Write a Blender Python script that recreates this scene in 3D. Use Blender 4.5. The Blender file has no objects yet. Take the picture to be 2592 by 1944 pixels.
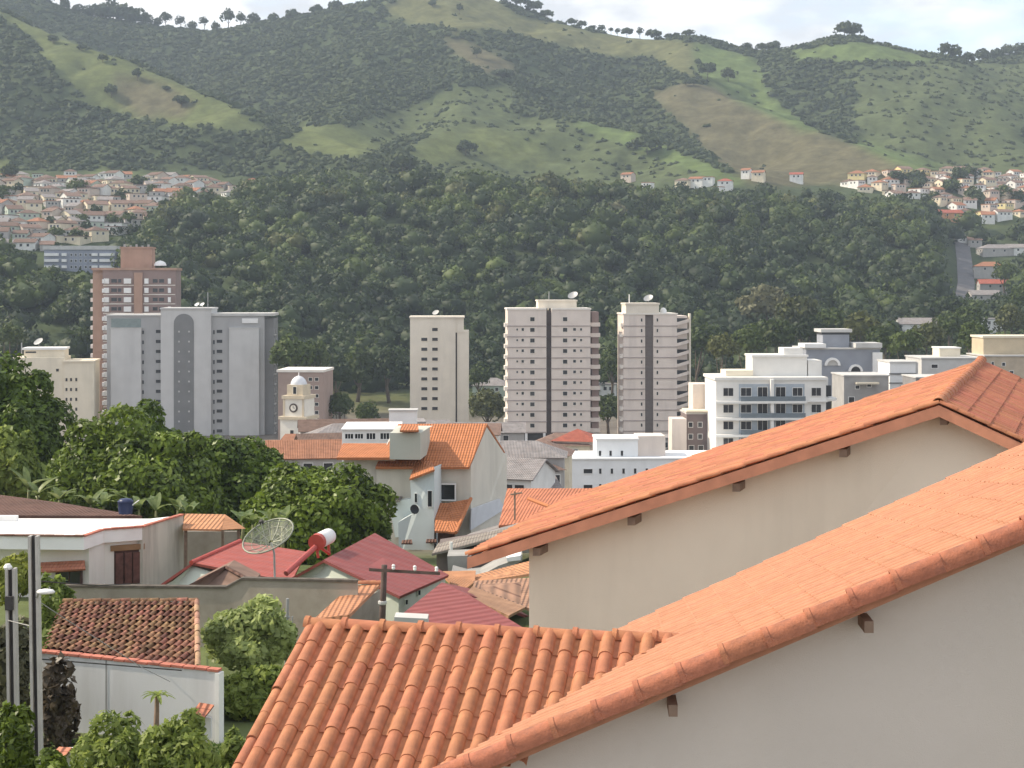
import bpy, bmesh, math, random
import numpy as np
from mathutils import Vector, Matrix
random.seed(7); RNG = np.random.default_rng(7)
R = math.radians
# ------------------------------------------------------------------ camera, sky, sun, exposure
F, YH, H = 4000.0, 720.0, 40.0           # focal length and horizon in photo pixels, eye height in metres
sc = bpy.context.scene
cam_d = bpy.data.cameras.new('camera'); cam = bpy.data.objects.new('camera', cam_d)
sc.collection.objects.link(cam); sc.camera = cam
cam.location = (0, 0, H); cam.rotation_euler = (R(90), 0, 0)
cam_d.sensor_width = 36; cam_d.lens = 36 * F / 2592
cam_d.shift_y = (YH - 972) / 2592
cam_d.clip_start = .5; cam_d.clip_end = 30000
SUN_EL, SUN_AZ = R(40), R(-79)           # azimuth measured from +Y towards +X (negative: to the left)
to_sun = Vector((math.sin(SUN_AZ) * math.cos(SUN_EL), math.cos(SUN_AZ) * math.cos(SUN_EL), math.sin(SUN_EL)))
sun_d = bpy.data.lights.new('sun', 'SUN'); sun_d.energy = 3.1; sun_d.angle = R(.6); sun_d.color = (1, .88, .70)
sun = bpy.data.objects.new('sun', sun_d); sc.collection.objects.link(sun)
sun.rotation_euler = to_sun.to_track_quat('Z', 'Y').to_euler(); sun.location = (-60, 20, 120)
w = bpy.data.worlds.new('World'); sc.world = w; w.use_nodes = True
nt = w.node_tree; nt.nodes.clear()
def N(nt, t, **k):
    n = nt.nodes.new(t)
    for a, b in k.items(): setattr(n, a, b)
    return n
sky = N(nt, 'ShaderNodeTexSky', sky_type='NISHITA', sun_disc=False, sun_elevation=SUN_EL, sun_rotation=SUN_AZ,
        air_density=1.0, dust_density=1.5, ozone_density=1.0)
tc = N(nt, 'ShaderNodeTexCoord'); mp = N(nt, 'ShaderNodeMapping'); mp.inputs['Scale'].default_value = (1, 1, 2.6)
nz = N(nt, 'ShaderNodeTexNoise'); nz.inputs['Scale'].default_value = 9; nz.inputs['Detail'].default_value = 8; nz.inputs['Roughness'].default_value = .55
rp = N(nt, 'ShaderNodeValToRGB'); rp.color_ramp.elements[0].position = .24; rp.color_ramp.elements[1].position = .56
mx = N(nt, 'ShaderNodeMixRGB')
nz2 = N(nt, 'ShaderNodeTexNoise'); nz2.inputs['Scale'].default_value = 16; nz2.inputs['Detail'].default_value = 7
rp2 = N(nt, 'ShaderNodeValToRGB'); rp2.color_ramp.elements[0].position = .40; rp2.color_ramp.elements[1].position = .62
rp2.color_ramp.elements[0].color = (.46, .475, .50, 1); rp2.color_ramp.elements[1].color = (.74, .735, .73, 1)
sc2 = N(nt, 'ShaderNodeMixRGB', blend_type='MULTIPLY'); sc2.inputs[0].default_value = 1; sc2.inputs[2].default_value = (6.6, 6.6, 6.6, 1)
bg = N(nt, 'ShaderNodeBackground'); bg.inputs[1].default_value = .15
wo = N(nt, 'ShaderNodeOutputWorld')
L = nt.links.new
L(tc.outputs['Generated'], mp.inputs[0]); L(mp.outputs[0], nz.inputs['Vector']); L(nz.outputs[0], rp.inputs[0])
L(mp.outputs[0], nz2.inputs['Vector']); L(nz2.outputs[0], rp2.inputs[0]); L(rp2.outputs[0], sc2.inputs[1]); L(sc2.outputs[0], mx.inputs[2]); L(rp.outputs[0], mx.inputs[0]); L(sky.outputs[0], mx.inputs[1]); L(mx.outputs[0], bg.inputs[0]); L(bg.outputs[0], wo.inputs[0])
sc.view_settings.view_transform = 'Standard'; sc.view_settings.look = 'None'; sc.view_settings.exposure = .97
sc.view_settings.gamma = 1; sc.view_settings.use_curve_mapping = False
sc.render.engine = 'CYCLES'
sc.cycles.use_denoising = True; sc.cycles.max_bounces = 6; sc.cycles.volume_bounces = 0; sc.cycles.transparent_max_bounces = 12
sc.cycles.use_adaptive_sampling = True; sc.cycles.adaptive_threshold = .015
C = sc.collection
# ------------------------------------------------------------------ helpers
def U(px, py, d): return Vector(((px - 1296) * d / F, d, H - (py - YH) * d / F))
def UZ(px, py, z): return U(px, py, F * (H - z) / (py - YH))
MATS = {}
def mat(name, col, rough=.85, var=.12, scale=1.5, bump=0, bscale=20, dirt=None, dirt_amt=0, dscale=.5, rnd=0, metal=0, streak=False, spec=.3):
    if name in MATS: return MATS[name]
    m = bpy.data.materials.new(name); MATS[name] = m; m.use_nodes = True
    t = m.node_tree; b = t.nodes['Principled BSDF']; l = t.links.new
    b.inputs['Roughness'].default_value = rough; b.inputs['Metallic'].default_value = metal
    b.inputs['Specular IOR Level'].default_value = spec
    tcn = N(t, 'ShaderNodeTexCoord'); n1 = N(t, 'ShaderNodeTexNoise'); n1.inputs['Scale'].default_value = scale; n1.inputs['Detail'].default_value = 6
    l(tcn.outputs['Object'], n1.inputs['Vector'])
    r1 = N(t, 'ShaderNodeValToRGB'); c = Vector(col)
    r1.color_ramp.elements[0].position = .3; r1.color_ramp.elements[1].position = .7
    r1.color_ramp.elements[0].color = (*(c * (1 - var)), 1); r1.color_ramp.elements[1].color = (*[min(1, x) for x in c * (1 + var)], 1)
    l(n1.outputs[0], r1.inputs[0]); out = r1.outputs[0]
    if rnd:
        oi = N(t, 'ShaderNodeObjectInfo'); ge = N(t, 'ShaderNodeNewGeometry'); ad = N(t, 'ShaderNodeMath', operation='ADD'); fr = N(t, 'ShaderNodeMath', operation='FRACT')
        l(oi.outputs['Random'], ad.inputs[0]); l(ge.outputs['Random Per Island'], ad.inputs[1]); l(ad.outputs[0], fr.inputs[0])
        mr = N(t, 'ShaderNodeMapRange'); mr.inputs[3].default_value = 1 - rnd; mr.inputs[4].default_value = 1 + rnd * .6; l(fr.outputs[0], mr.inputs[0])
        hs = N(t, 'ShaderNodeHueSaturation'); l(out, hs.inputs['Color']); l(mr.outputs[0], hs.inputs['Value'])
        mh = N(t, 'ShaderNodeMapRange'); mh.inputs[3].default_value = .5 - rnd * .05; mh.inputs[4].default_value = .5 + rnd * .05
        ml = N(t, 'ShaderNodeMath', operation='MULTIPLY'); ml.inputs[1].default_value = 7.31; f2 = N(t, 'ShaderNodeMath', operation='FRACT')
        l(fr.outputs[0], ml.inputs[0]); l(ml.outputs[0], f2.inputs[0]); l(f2.outputs[0], mh.inputs[0]); l(mh.outputs[0], hs.inputs['Hue']); out = hs.outputs[0]
    if dirt:
        n2 = N(t, 'ShaderNodeTexNoise'); n2.inputs['Scale'].default_value = dscale; n2.inputs['Detail'].default_value = 8; n2.inputs['Roughness'].default_value = .65
        if streak:
            mpp = N(t, 'ShaderNodeMapping'); mpp.inputs['Scale'].default_value = (1, 1, .12); l(tcn.outputs['Object'], mpp.inputs[0]); l(mpp.outputs[0], n2.inputs['Vector'])
        else: l(tcn.outputs['Object'], n2.inputs['Vector'])
        r2 = N(t, 'ShaderNodeValToRGB'); r2.color_ramp.elements[0].position = .48; r2.color_ramp.elements[1].position = .72
        r2.color_ramp.elements[0].color = (0, 0, 0, 1); r2.color_ramp.elements[1].color = (dirt_amt,) * 3 + (1,)
        l(n2.outputs[0], r2.inputs[0]); m2 = N(t, 'ShaderNodeMixRGB'); l(r2.outputs[0], m2.inputs[0]); l(out, m2.inputs[1]); m2.inputs[2].default_value = (*dirt, 1); out = m2.outputs[0]
    l(out, b.inputs['Base Color'])
    if bump:
        n3 = N(t, 'ShaderNodeTexNoise'); n3.inputs['Scale'].default_value = bscale; n3.inputs['Detail'].default_value = 4; l(tcn.outputs['Object'], n3.inputs['Vector'])
        bp = N(t, 'ShaderNodeBump'); bp.inputs['Strength'].default_value = bump; bp.inputs['Distance'].default_value = .02; l(n3.outputs[0], bp.inputs['Height']); l(bp.outputs[0], b.inputs['Normal'])
    return m
def roof_mat(name, col, pitch=.215, row=.38, var=.2, dirt=(.12, .07, .05), dirt_amt=.45, bump=.7, rough=.85, rowdark=.55):
    if name in MATS: return MATS[name]
    m = mat(name, col, rough, var, 1.2, 0, 20, dirt, dirt_amt, .6)
    t = m.node_tree; l = t.links.new; b = t.nodes['Principled BSDF']
    uv = N(t, 'ShaderNodeUVMap'); sx = N(t, 'ShaderNodeSeparateXYZ'); l(uv.outputs[0], sx.inputs[0])
    a = N(t, 'ShaderNodeMath', operation='MULTIPLY'); a.inputs[1].default_value = 2 * math.pi / pitch; l(sx.outputs[0], a.inputs[0])
    s = N(t, 'ShaderNodeMath', operation='SINE'); l(a.outputs[0], s.inputs[0])
    r_ = N(t, 'ShaderNodeMath', operation='DIVIDE'); r_.inputs[1].default_value = row; l(sx.outputs[1], r_.inputs[0])
    fr = N(t, 'ShaderNodeMath', operation='FRACT'); l(r_.outputs[0], fr.inputs[0])
    hsum = N(t, 'ShaderNodeMath', operation='MULTIPLY_ADD'); hsum.inputs[1].default_value = .6; l(fr.outputs[0], hsum.inputs[0]); l(s.outputs[0], hsum.inputs[2])
    bp = N(t, 'ShaderNodeBump'); bp.inputs['Strength'].default_value = bump; bp.inputs['Distance'].default_value = .04; l(hsum.outputs[0], bp.inputs['Height']); l(bp.outputs[0], b.inputs['Normal'])
    g = N(t, 'ShaderNodeMath', operation='GREATER_THAN'); g.inputs[1].default_value = .86; l(fr.outputs[0], g.inputs[0])
    old = b.inputs['Base Color'].links[0].from_socket
    cm = N(t, 'ShaderNodeMixRGB', blend_type='MULTIPLY'); cm.inputs[2].default_value = (rowdark, rowdark * .9, rowdark * .9, 1); l(g.outputs[0], cm.inputs[0]); l(old, cm.inputs[1]); l(cm.outputs[0], b.inputs['Base Color'])
    return m
def leaf_mat(name, dark, light, trans=.25, rough=.55, ns=.25):
    if name in MATS: return MATS[name]
    m = bpy.data.materials.new(name); MATS[name] = m; m.use_nodes = True
    t = m.node_tree; b = t.nodes['Principled BSDF']; l = t.links.new; b.inputs['Roughness'].default_value = rough; b.inputs['Specular IOR Level'].default_value = .25
    ge = N(t, 'ShaderNodeNewGeometry'); tcn = N(t, 'ShaderNodeTexCoord'); n1 = N(t, 'ShaderNodeTexNoise'); n1.inputs['Scale'].default_value = ns; n1.inputs['Detail'].default_value = 3
    l(tcn.outputs['Object'], n1.inputs['Vector'])
    ad = N(t, 'ShaderNodeMath', operation='MULTIPLY_ADD'); ad.inputs[1].default_value = .55; l(ge.outputs['Random Per Island'], ad.inputs[0])
    mr = N(t, 'ShaderNodeMapRange'); mr.inputs[1].default_value = .3; mr.inputs[2].default_value = .7; mr.inputs[4].default_value = .55; l(n1.outputs[0], mr.inputs[0]); l(mr.outputs[0], ad.inputs[2])
    mc = N(t, 'ShaderNodeMixRGB'); mc.inputs[1].default_value = (*dark, 1); mc.inputs[2].default_value = (*light, 1); l(ad.outputs[0], mc.inputs[0])
    l(mc.outputs[0], b.inputs['Base Color'])
    tr = N(t, 'ShaderNodeBsdfTranslucent'); hs = N(t, 'ShaderNodeHueSaturation'); hs.inputs['Value'].default_value = 1.3; l(mc.outputs[0], hs.inputs['Color']); l(hs.outputs[0], tr.inputs[0])
    ms = N(t, 'ShaderNodeMixShader'); ms.inputs[0].default_value = trans; l(b.outputs[0], ms.inputs[1]); l(tr.outputs[0], ms.inputs[2]); l(ms.outputs[0], t.nodes['Material Output'].inputs[0])
    return m
WLOC = {}
def link(o, parent=None):
    C.objects.link(o)
    if parent is not None:
        o.parent = parent; o.matrix_parent_inverse = WLOC.get(parent.name, Matrix()).inverted()
    return o
def tag(o, label=None, cat=None, group=None, kind=None):
    for k, v in (('label', label), ('category', cat), ('group', group), ('kind', kind)):
        if v: o[k] = v
    return o
def thing(name, label, cat, loc, group=None):
    o = bpy.data.objects.new(name, None); C.objects.link(o); o.location = loc; o.empty_display_size = .3
    WLOC[o.name] = Matrix.Translation(Vector(loc)); return tag(o, label, cat, group)
class MB:
    def __init__(s): s.v = []; s.f = []; s.mi = []; s.uv = {}
    def face(s, pts, mi=0, uv=None):
        i = len(s.v); s.v += [tuple(p) for p in pts]; s.f.append(tuple(range(i, i + len(pts)))); s.mi.append(mi)
        if uv: s.uv[len(s.f) - 1] = uv
    def hull(s, p, mi=0):               # 8 corner points: bottom ring 0-3, top ring 4-7
        i = len(s.v); s.v += [tuple(q) for q in p]
        for a in ((3, 2, 1, 0), (4, 5, 6, 7), (0, 1, 5, 4), (1, 2, 6, 5), (2, 3, 7, 6), (3, 0, 4, 7)):
            s.f.append(tuple(i + k for k in a)); s.mi.append(mi)
        return s
    def box(s, o, ex, ey, ez, mi=0):
        o = Vector(o); ex = Vector(ex); ey = Vector(ey); ez = Vector(ez)
        return s.hull([o, o + ex, o + ex + ey, o + ey, o + ez, o + ex + ez, o + ex + ey + ez, o + ey + ez], mi)
    def prism(s, poly, vec, mi=0):
        n = len(poly); i = len(s.v); vec = Vector(vec)
        s.v += [tuple(p) for p in poly] + [tuple(Vector(p) + vec) for p in poly]
        s.f.append(tuple(range(i, i + n))); s.mi.append(mi); s.f.append(tuple(range(i + 2 * n - 1, i + n - 1, -1))); s.mi.append(mi)
        for k in range(n):
            k2 = (k + 1) % n; s.f.append((i + k2, i + k, i + n + k, i + n + k2)); s.mi.append(mi)
        return s
    def tube(s, pts, r, n=8, mi=0, cap=True):
        pts = [Vector(p) for p in pts]; rs = r if isinstance(r, (list, tuple)) else [r] * len(pts); i0 = len(s.v)
        for k, p in enumerate(pts):
            t = (pts[min(k + 1, len(pts) - 1)] - pts[max(k - 1, 0)]).normalized()
            a = t.orthogonal().normalized() if abs(t.z) > .95 else t.cross(Vector((0, 0, 1))).normalized()
            b = t.cross(a)
            for q in range(n):
                an = 2 * math.pi * q / n; s.v.append(tuple(p + rs[k] * (math.cos(an) * a + math.sin(an) * b)))
        for k in range(len(pts) - 1):
            for q in range(n):
                q2 = (q + 1) % n; s.f.append((i0 + k * n + q, i0 + k * n + q2, i0 + (k + 1) * n + q2, i0 + (k + 1) * n + q)); s.mi.append(mi)
        if cap:
            s.f.append(tuple(i0 + q for q in range(n))[::-1]); s.mi.append(mi); e = i0 + (len(pts) - 1) * n; s.f.append(tuple(e + q for q in range(n))); s.mi.append(mi)
        return s
    def lathe(s, c, prof, n=16, mi=0):
        c = Vector(c); i0 = len(s.v)
        for r_, z in prof:
            for q in range(n): s.v.append((c.x + r_ * math.cos(2 * math.pi * q / n), c.y + r_ * math.sin(2 * math.pi * q / n), c.z + z))
        for k in range(len(prof) - 1):
            for q in range(n):
                q2 = (q + 1) % n; s.f.append((i0 + k * n + q, i0 + k * n + q2, i0 + (k + 1) * n + q2, i0 + (k + 1) * n + q)); s.mi.append(mi)
        s.f.append(tuple(i0 + (len(prof) - 1) * n + q for q in range(n))); s.mi.append(mi)
        return s
    def mesh(s, name, mats, smooth=False, weld=False):
        me = bpy.data.meshes.new(name); me.from_pydata(s.v, [], s.f)
        for m in (mats if isinstance(mats, (list, tuple)) else [mats]): me.materials.append(m)
        me.polygons.foreach_set('material_index', s.mi)
        if s.uv:
            ul = me.uv_layers.new(name='UVMap')
            for fi, uv in s.uv.items():
                for li, q in zip(me.polygons[fi].loop_indices, uv): ul.data[li].uv = q
        bm = bmesh.new(); bm.from_mesh(me); weld and bmesh.ops.remove_doubles(bm, verts=bm.verts[:], dist=1e-4); bmesh.ops.recalc_face_normals(bm, faces=bm.faces[:]); bm.to_mesh(me); bm.free()
        if smooth: me.polygons.foreach_set('use_smooth', [True] * len(me.polygons))
        if weld: me.set_sharp_from_angle(angle=R(38))
        me.update(); return me
    def build(s, name, mats, parent=None, smooth=False): return link(bpy.data.objects.new(name, s.mesh(name, mats, smooth)), parent)
def slab(name, pts, th, m, parent):
    """roof slope: pts = ridge-left, ridge-right, eave-right, eave-left"""
    a, b, c, d = [Vector(p) for p in pts]; n = (b - a).cross(d - a).normalized()
    if n.z < 0: n = -n
    mb = MB(); lw = (b - a).length; lw2 = (c - d).length; ls = (d - a).length; ls2 = (c - b).length; x0 = random.random() * 3
    off = (d - a).dot((b - a).normalized())
    mb.face([a, b, c, d], 0, [(x0, 0), (x0 + lw, 0), (x0 + off + lw2, ls2), (x0 + off, ls)])
    t = -n * th; q = [a + t, b + t, c + t, d + t]
    mb.face([q[3], q[2], q[1], q[0]])
    for i, j in ((0, 1), (1, 2), (2, 3), (3, 0)): mb.face([(a, b, c, d)[j], (a, b, c, d)[i], q[i], q[j]])
    return mb.build(name, m, parent)
def np_mesh(name, V, Fc, mats, mi=None, parent=None, smooth=False):
    """V (n,3), Fc (m,k) constant k"""
    me = bpy.data.meshes.new(name); n, k = Fc.shape
    me.vertices.add(len(V)); me.vertices.foreach_set('co', np.ascontiguousarray(V, dtype=np.float32).ravel())
    me.loops.add(n * k); me.loops.foreach_set('vertex_index', np.ascontiguousarray(Fc, dtype=np.int32).ravel())
    me.polygons.add(n); me.polygons.foreach_set('loop_start', np.arange(0, n * k, k, dtype=np.int32)); me.polygons.foreach_set('loop_total', np.full(n, k, dtype=np.int32))
    for m in (mats if isinstance(mats, (list, tuple)) else [mats]): me.materials.append(m)
    if mi is not None: me.polygons.foreach_set('material_index', np.ascontiguousarray(mi, dtype=np.int32))
    if smooth: me.polygons.foreach_set('use_smooth', np.ones(n, dtype=bool))
    me.update(calc_edges=True); me.validate()
    return link(bpy.data.objects.new(name, me), parent)
def ico(sub):
    bm = bmesh.new(); bmesh.ops.create_icosphere(bm, subdivisions=sub, radius=1); v = np.array([x.co[:] for x in bm.verts]); f = np.array([[q.index for q in x.verts] for x in bm.faces]); bm.free(); return v, f
ICO1, ICO2 = ico(1), ico(2)
def unit(a): return a / (np.linalg.norm(a, axis=-1, keepdims=True) + 1e-9)
def leaf_quads(cen, nrm, size, rng, asp=.55):
    n = len(cen); r = rng.normal(size=(n, 3)); u = unit(np.cross(nrm, r)); v = np.cross(nrm, u)
    s = size * (.6 + .8 * rng.random((n, 1))); u = u * s; v = v * s * asp
    return np.stack([cen - u, cen - v, cen + u, cen + v], 1)     # diamond leaf
def crown(c, rad, nleaf, leaf, rng, nl=26, lobe=.36, flat=-.35, asp=.6):
    """lumpy crown: lobes over an ellipsoid, leaves on the lobes' shells; returns quads (n,4,3) and hull tris"""
    c = np.array(c); rad = np.array(rad, float)
    k = np.arange(nl) + .5; z = 1 - (1 - flat) * k / nl; ph = k * 2.39996 + rng.random() * 6; s = np.sqrt(np.clip(1 - z * z, 0, 1))
    lc = np.stack([s * np.cos(ph), s * np.sin(ph), z], 1) * (.52 + .38 * rng.random((nl, 1))); lr = lobe * (.55 + .9 * rng.random(nl))
    i = rng.integers(0, nl, nleaf); d = unit(rng.normal(size=(nleaf, 3)) + .55 * unit(lc[i]) + np.array([0, 0, .25]))
    p = lc[i] + d * (lr[i] * (.72 + .4 * rng.random(nleaf)))[:, None]
    nr = unit(d + .5 * rng.normal(size=(nleaf, 3)))
    q = leaf_quads(c + p * rad, nr, leaf, rng, asp)
    v, f = ICO2; hv = unit(v) * (.60 + .18 * rng.random((len(v), 1))); hv[:, 2] = np.maximum(hv[:, 2], flat * .9); return q, c + hv * rad, f
def crown_obj(name, c, rad, nleaf, leaf, m, parent, rng, **k):
    q, hv, hf = crown(c, rad, nleaf, leaf, rng, **k); n = len(q)
    V = np.concatenate([q.reshape(-1, 3), hv]); hq = np.concatenate([hf, hf[:, 2:3]], 1)
    Fc = np.arange(4 * n).reshape(n, 4)
    me_f = [tuple(x) for x in Fc.tolist()] + [tuple(x) for x in (hf + 4 * n).tolist()]
    me = bpy.data.meshes.new(name); me.from_pydata(V.tolist(), [], me_f); me.materials.append(m); me.update()
    return link(bpy.data.objects.new(name, me), parent)
BARK = mat('bark', (.13, .10, .075), .95, .25, 3, .4, 12)
def tree(name, label, base, height, rad, m, nleaf, leaf, group=None, seed=0, trunk_r=None, cat='tree', limbs=5, **k):
    rng = np.random.default_rng(seed + 101); base = Vector(base); t = thing(name, label, cat, base, group)
    cz = base.z + height - rad[2] * 1.1; tr = trunk_r or height * .03; top = Vector((base.x, base.y, cz - rad[2] * .1))
    mb = MB(); mid = base.lerp(top, .5) + Vector((rng.normal() * .03 * height, rng.normal() * .03 * height, 0))
    mb.tube([base - Vector((0, 0, .3)), mid, top], [tr * 1.3, tr, tr * .6], 7)
    tk = mb.build('trunk', BARK, t, True)
    for i in range(limbs):
        a = i * 6.283 / limbs + rng.random(); e = Vector((base.x + math.cos(a) * rad[0] * .65, base.y + math.sin(a) * rad[1] * .65, cz + rad[2] * (.1 + .4 * rng.random())))
        l_ = MB(); l_.tube([mid, mid.lerp(e, .5) - Vector((0, 0, .06 * height)), e], [tr * .55, tr * .4, tr * .15], 5); l_.build('limb', BARK, t, True)
    crown_obj('crown', (base.x, base.y, cz), rad, nleaf, leaf, m, t, rng, **k)
    return t
class Fac:
    """a facade frame: photo pixels on the facade plane (distance d), y metres behind it"""
    def __init__(s, d, pxc, rot=0):
        s.d = d; s.k = d / F; s.c = pxc; s.o = U(pxc, YH, d); r = R(rot); s.ex = Vector((math.cos(r), math.sin(r), 0)); s.ey = Vector((-math.sin(r), math.cos(r), 0)); s.r = r
    def p(s, px, py, y=0): return s.o + s.ex * ((px - s.c) * s.k) + s.ey * y - Vector((0, 0, (py - YH) * s.k))
    def box(s, mb, x0, x1, t, b, y0, y1, mi=0):
        return mb.hull([s.p(x0, b, y0), s.p(x1, b, y0), s.p(x1, b, y1), s.p(x0, b, y1), s.p(x0, t, y0), s.p(x1, t, y0), s.p(x1, t, y1), s.p(x0, t, y1)], mi)
    def part(s, name, x0, x1, t, b, y0, y1, m, parent):
        mb = MB(); s.box(mb, x0, x1, t, b, y0, y1); return mb.build(name, m, parent)
GLASS = mat('window_glass', (.025, .027, .032), .12, .3, .6, spec=.6)
FRAMES = {}
def win_mesh(wd, hg, fm, gm, mull, dep):
    key = (round(wd, 2), round(hg, 2), fm.name, gm.name, mull, dep)
    if key in FRAMES: return FRAMES[key]
    mb = MB(); fw = min(.09, wd * .12); X = Vector((1, 0, 0)); Y = Vector((0, 1, 0)); Z = Vector((0, 0, 1))
    def b(x0, x1, z0, z1, y0, y1, mi): mb.box((x0, y0, z0), X * (x1 - x0), Y * (y1 - y0), Z * (z1 - z0), mi)
    b(-wd / 2, wd / 2, -hg / 2, hg / 2, -.02, .03, 1)
    b(-wd / 2 - fw, wd / 2 + fw, hg / 2, hg / 2 + fw, -dep, .03, 0); b(-wd / 2 - fw, wd / 2 + fw, -hg / 2 - fw, -hg / 2, -dep * 1.3, .03, 0)
    b(-wd / 2 - fw, -wd / 2, -hg / 2, hg / 2, -dep, .03, 0); b(wd / 2, wd / 2 + fw, -hg / 2, hg / 2, -dep, .03, 0)
    for i in range(mull): x = -wd / 2 + wd * (i + 1) / (mull + 1); b(x - .025, x + .025, -hg / 2, hg / 2, -.04, -.02, 0)
    FRAMES[key] = mb.mesh('window', [fm, gm]); return FRAMES[key]
def window(fc, px, py, wpx, hpx, fm, parent, gm=None, mull=0, y=0, dep=.1, side=None, name='window'):
    me = win_mesh(wpx * fc.k, hpx * fc.k, fm, gm or GLASS, mull, dep)
    o = bpy.data.objects.new(name, me); link(o, parent)
    if side is None: M = Matrix.Translation(fc.p(px, py, y)) @ Matrix.Rotation(fc.r, 4, 'Z')
    else: M = Matrix.Translation(fc.p(px, py, y)) @ Matrix.Rotation(fc.r + side, 4, 'Z')
    o.matrix_basis = M; return o
# ------------------------------------------------------------------ terrain
def rdg(pts): return [U(*p) for p in pts]
RIDGES = [
 (rdg([(-900, 60, 1700), (-300, -30, 1750), (60, -10, 1800), (240, 48, 1800), (400, 66, 1800), (540, 84, 1800), (700, 60, 1780), (870, 20, 1750), (1000, -4, 1720), (1130, -22, 1700), (1240, 8, 1690), (1400, 58, 1660), (1600, 98, 1620), (1756, 110, 1580), (1860, 132, 1600), (1910, 142, 1600), (2000, 130, 1560), (2150, 108, 1520), (2330, 138, 1520), (2420, 165, 1560), (2600, 150, 1650), (3000, 100, 1750), (3600, 60, 1800)]), .50, 10),
 (rdg([(-700, -40, 1450), (-200, -40, 1420), (0, 28, 1380), (76, 66, 1350), (176, 108, 1320), (294, 146, 1290), (411, 196, 1255), (529, 243, 1215), (594, 272, 1190), (664, 331, 1150), (740, 375, 1110), (860, 420, 1060), (930, 455, 1020)]), .62, 6),
 (rdg([(1130, -22, 1700), (1150, 70, 1560), (1200, 185, 1400), (1330, 262, 1310), (1456, 303, 1260), (1597, 335, 1215), (1739, 384, 1150), (1821, 430, 1090), (1890, 466, 1050)]), .52, 9),
 (rdg([(1756, 110, 1580), (1720, 190, 1430), (1750, 217, 1380), (1856, 253, 1330), (1985, 305, 1270), (2074, 335, 1230), (2174, 371, 1180), (2310, 425, 1110), (2400, 450, 1080)]), .55, 9),
 (rdg([(1200, 185, 1400), (1160, 300, 1230), (1087, 350, 1160), (1000, 402, 1090)]), .55, 5),
 (rdg([(950, 120, 1560), (900, 250, 1300), (860, 315, 1180), (790, 335, 1150), (900, 385, 1090)]), .6, 6),
 (rdg([(2150, 108, 1520), (2300, 210, 1430), (2430, 310, 1330), (2560, 390, 1240), (2700, 430, 1180)]), .5, 12),
 (rdg([(2600, 150, 1650), (2700, 200, 1500), (2900, 260, 1400), (3200, 300, 1300)]), .5, 12),
]
TU = np.array([-6000, 0, 350, 600, 1200, 1800, 2300, 2450, 8000], float)
TD = np.array([500, 580, 650, 720, 800, 880, 960, 1050, 1150, 1250], float)
TP = np.array([[1080, 880, 720, 640, 560, 492, 455, 450, 448, 446]] * 2 + [
 [1080, 890, 750, 665, 585, 515, 462, 452, 448, 446],
 [1080, 950, 820, 700, 590, 510, 495, 480, 460, 450],
 [1080, 975, 860, 730, 600, 492, 495, 480, 465, 452],
 [1080, 970, 860, 745, 625, 535, 525, 490, 466, 452],
 [1080, 910, 820, 740, 660, 585, 545, 500, 462, 450],
 [1080, 910, 825, 785, 745, 690, 630, 545, 465, 450],
 [1080, 910, 825, 785, 745, 690, 630, 545, 465, 450]], float)
TZ = H - (TP - YH) * TD[None, :] / F
ND = np.array([-400, 0, 20, 45, 80, 120, 200, 300, 450, 500], float); NZ_ = np.array([33, 31, 29, 26.6, 24.8, 20, 7, -3, -6.5, -5.0])
def fbm(x, y, s, seed, oct=4):
    r = np.random.default_rng(seed); o = 0; a = 1
    for i in range(oct):
        for j in range(3):
            th = r.random() * 6.283; ph = r.random() * 6.283; k = 6.283 / s * (.8 + .5 * r.random()); o = o + a / 3 * np.sin((x * math.cos(th) + y * math.sin(th)) * k + ph)
        s /= 2.03; a *= .55
    return o
def gz(x, y):
    x = np.asarray(x, float); y = np.asarray(y, float); x, y = np.broadcast_arrays(x, y)
    u = 1296 + F * x / np.maximum(y, 60)
    z = np.interp(y, ND, NZ_)
    iu = np.clip(np.searchsorted(TU, u) - 1, 0, len(TU) - 2); fu = np.clip((u - TU[iu]) / (TU[iu + 1] - TU[iu]), 0, 1); fu = fu * fu * (3 - 2 * fu)
    dd = np.clip(y, 500, 1250); idx = np.clip(np.searchsorted(TD, dd) - 1, 0, len(TD) - 2); fd = np.clip((dd - TD[idx]) / (TD[idx + 1] - TD[idx]), 0, 1)
    def at(i): return TZ[i, idx] * (1 - fd) + TZ[i, idx + 1] * fd
    zt = at(iu) * (1 - fu) + at(iu + 1) * fu
    z = np.where(y < 500, z, zt)
    far = y > 900
    if far.any():
        xf, yf, b = x[far], y[far], z[far]; gul = fbm(xf, yf, 160, 5, 4) * 7
        acc = np.exp(np.clip(b / 9, -20, 80) - 20)
        for pts, s, r in RIDGES:
            best = np.full(xf.shape, -1e9)
            for p, q in zip(pts[:-1], pts[1:]):
                dx, dy = q.x - p.x, q.y - p.y; t = np.clip(((xf - p.x) * dx + (yf - p.y) * dy) / (dx * dx + dy * dy), 0, 1)
                ds = np.hypot(xf - p.x - t * dx, yf - p.y - t * dy); hz = p.z + t * (q.z - p.z) + r - np.sqrt((s * ds) ** 2 + r * r) + gul * np.clip(ds / 60, 0, 1)
                best = np.maximum(best, hz)
            acc = acc + np.exp(np.clip(best / 9, -20, 80) - 20)
        z = z.copy(); z[far] = (np.log(acc) + 20) * 9
    return z
def ground(x, y): return float(gz(np.array([x]), np.array([y]))[0])
def hit(px, py, d0=480, d1=2000, n=500):
    d = np.linspace(d0, d1, n); x = (px - 1296) * d / F; z = gz(x, d); p = YH - F * (z - H) / d
    i = np.nonzero(p <= py)[0]
    if len(i) == 0: return None
    dd = d[i[0]]; xx = (px - 1296) * dd / F; return Vector((xx, dd, ground(xx, dd)))
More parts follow.
